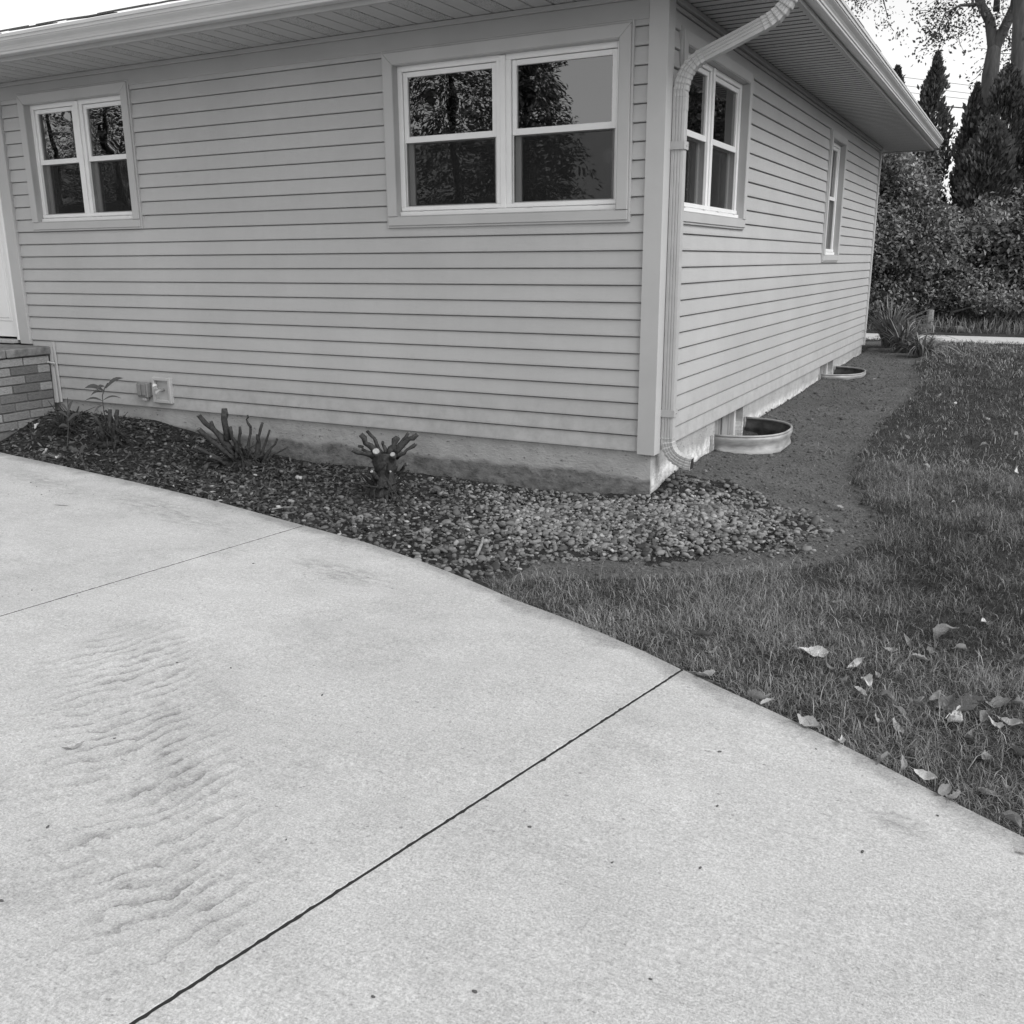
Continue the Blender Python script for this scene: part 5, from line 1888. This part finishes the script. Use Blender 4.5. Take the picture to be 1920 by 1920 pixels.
# seeds and specks on the concrete
seeds = [(993, 1551), (1345, 1512), (1313, 1628), (1220, 1837), (890, 1860), (1349, 1410), (1148, 1618), (1617, 1598), (700, 1870), (1758, 1530), (1530, 1405), (332, 1243), (433, 1253), (604, 1304), (145, 1118), (60, 1107), (26, 906), (58, 905), (69, 913), (93, 921), (16, 927), (78, 928), (160, 895), (175, 928), (125, 910), (90, 1551), (3, 1690), (215, 1385), (537, 1575), (475, 1057)]
sm_ = np_mesh("seed", PEBS[1], ICO1F, M_SEED, True)
for p in seeds:
    P = on_drive(*p); o = ob("seed", sm_); o.location = (P[0], P[1], P[2] + .002)
    k = random.uniform(.0022, .0045); o.scale = (k * 1.6, k, k * .6); o.rotation_euler = (0, 0, random.uniform(0, 6.28))
    tag(o, "tiny dark seed lying on the pale concrete driveway", "seed", "seeds on the driveway")

# ------------------------------------------------------------------ what the windows reflect, across the driveway
def refl(u, v, Y):
    P = on_plane(u, v, 1, .07); d = ray(u, v); d = np.array([d[0], -d[1], d[2]])
    return P + d * ((Y - P[1]) / d[1])


def spruce(label, x, y, H, Rr, seed, n=13000):
    rng = np.random.default_rng(seed); zb = float(ground_z(x, y, False)); base = (x, y, zb)
    root = empty("spruce_tree", base); tag(root, label, "tree", "trees across the driveway")
    under_p(MB().tube([(x, y, zb - .1), (x, y, zb + H)], [.2, .02], 8).build("trunk", M_BARK, smooth_=True), root, base)
    h = rng.random(n) ** 1.35 * .96 + .03; tier = np.floor(h * 26) / 26
    a = np.floor(rng.random(n) * 11) / 11 * 6.283 + tier * 37 + rng.normal(0, .13, n)
    rmax = Rr * (1 - tier) ** .8 * (.75 + .5 * _hash((tier * 1000).astype(np.int64), np.round(a * 3).astype(np.int64), seed))
    t = rng.random(n) ** .6
    rr = rmax * t
    C = np.stack([x + rr * np.cos(a), y + rr * np.sin(a), zb + tier * H - rr * .28 + .12 * rr * t + rng.normal(0, .11, n)], 1)
    out = np.stack([np.cos(a), np.sin(a), np.full(n, -.3)], 1)
    A = out + rng.normal(0, .5, (n, 3)); N = rng.normal(0, .6, (n, 3)) + np.array([0, 0, 1.])
    lg = rng.uniform(.08, .20, n)
    v, f, t_ = leaf_cards(C, A, N, lg, lg * .36, rng.beta(1.5, 3, n), .1)
    under_p(ob("crown", np_mesh("crown", v, f, M_SPRUCE, False, t_)), root, base)


p1 = refl(985, 170, -17); spruce("dark spruce across the driveway, mirrored in the right sash of the big window", p1[0], -17, 9.5, 2.3, 111, 34000)
p2 = refl(850, 200, -20); spruce("wide spruce across the driveway, mirrored in the left sash of the big window", p2[0], -20, 12, 4.0, 112, 44000)
p3 = refl(200, 220, -24); spruce("distant spruce mirrored in the small front window", p3[0], -24, 12, 3.6, 113, 30000)
p4 = refl(100, 240, -28); spruce("distant broad spruce behind the neighbouring house", p4[0], -28, 15, 5.2, 114, 40000)

spruce("spruce past the end of the path, mirrored in the side window by the downspout", 4.5, 16.2, 7.0, 2.0, 115, 30000)
spruce("taller spruce behind the one past the path, mirrored in the side window", 6.6, 20.0, 9.5, 2.6, 116, 26000)
spruce("spruce at the right end of the lawn, mirrored in the side window", 8.2, 13.0, 6.5, 2.2, 117, 20000)
hx0 = refl(60, 300, -19)[0]; hx1 = refl(300, 300, -19)[0]
nb = empty("neighbouring_house", ((hx0 + hx1) / 2, -21, -.5)); NO = nb.location.copy()
tag(nb, "low neighbouring house with shingled roof, mirrored in the small front window", "house")
a0, a1 = hx0 - 5, hx1 - .5
under_p(MB().box(a0, a1, -26, -19.5, -.5, 2.0).build("wall", M_NEIGH), nb, NO)
m = MB(); m.add([(a0 - .5, -18.9, 2.0), (a1 + .5, -18.9, 2.0), (a1 + .5, -22.75, 3.6), (a0 - .5, -22.75, 3.6), (a1 + .5, -26.6, 2.0), (a0 - .5, -26.6, 2.0)], [(0, 1, 2, 3), (3, 2, 4, 5), (1, 4, 2), (0, 3, 5), (0, 5, 4, 1)])
under_p(m.build("roof", M_ROOF), nb, NO)
under_p(MB().box(a0 - .5, a1 + .5, -18.9, -18.78, 1.88, 2.02).build("gutter", M_WHITE), nb, NO)
for k in range(3):
    xx = a0 + 1.5 + k * 2.6
    w_ = under_p(MB().box(xx, xx + 1.1, -19.5, -19.46, .7, 1.7).build("window", M_WHITE), nb, NO)
    pn = MB().box(xx + .07, xx + 1.03, -19.46, -19.45, .77, 1.63).build("pane", M_DARKGAP); pn.parent = w_
print("triangles", sum(len(o.data.loop_triangles) or sum(len(p.vertices) - 2 for p in o.data.polygons) for o in bpy.data.objects if o.type == 'MESH'))
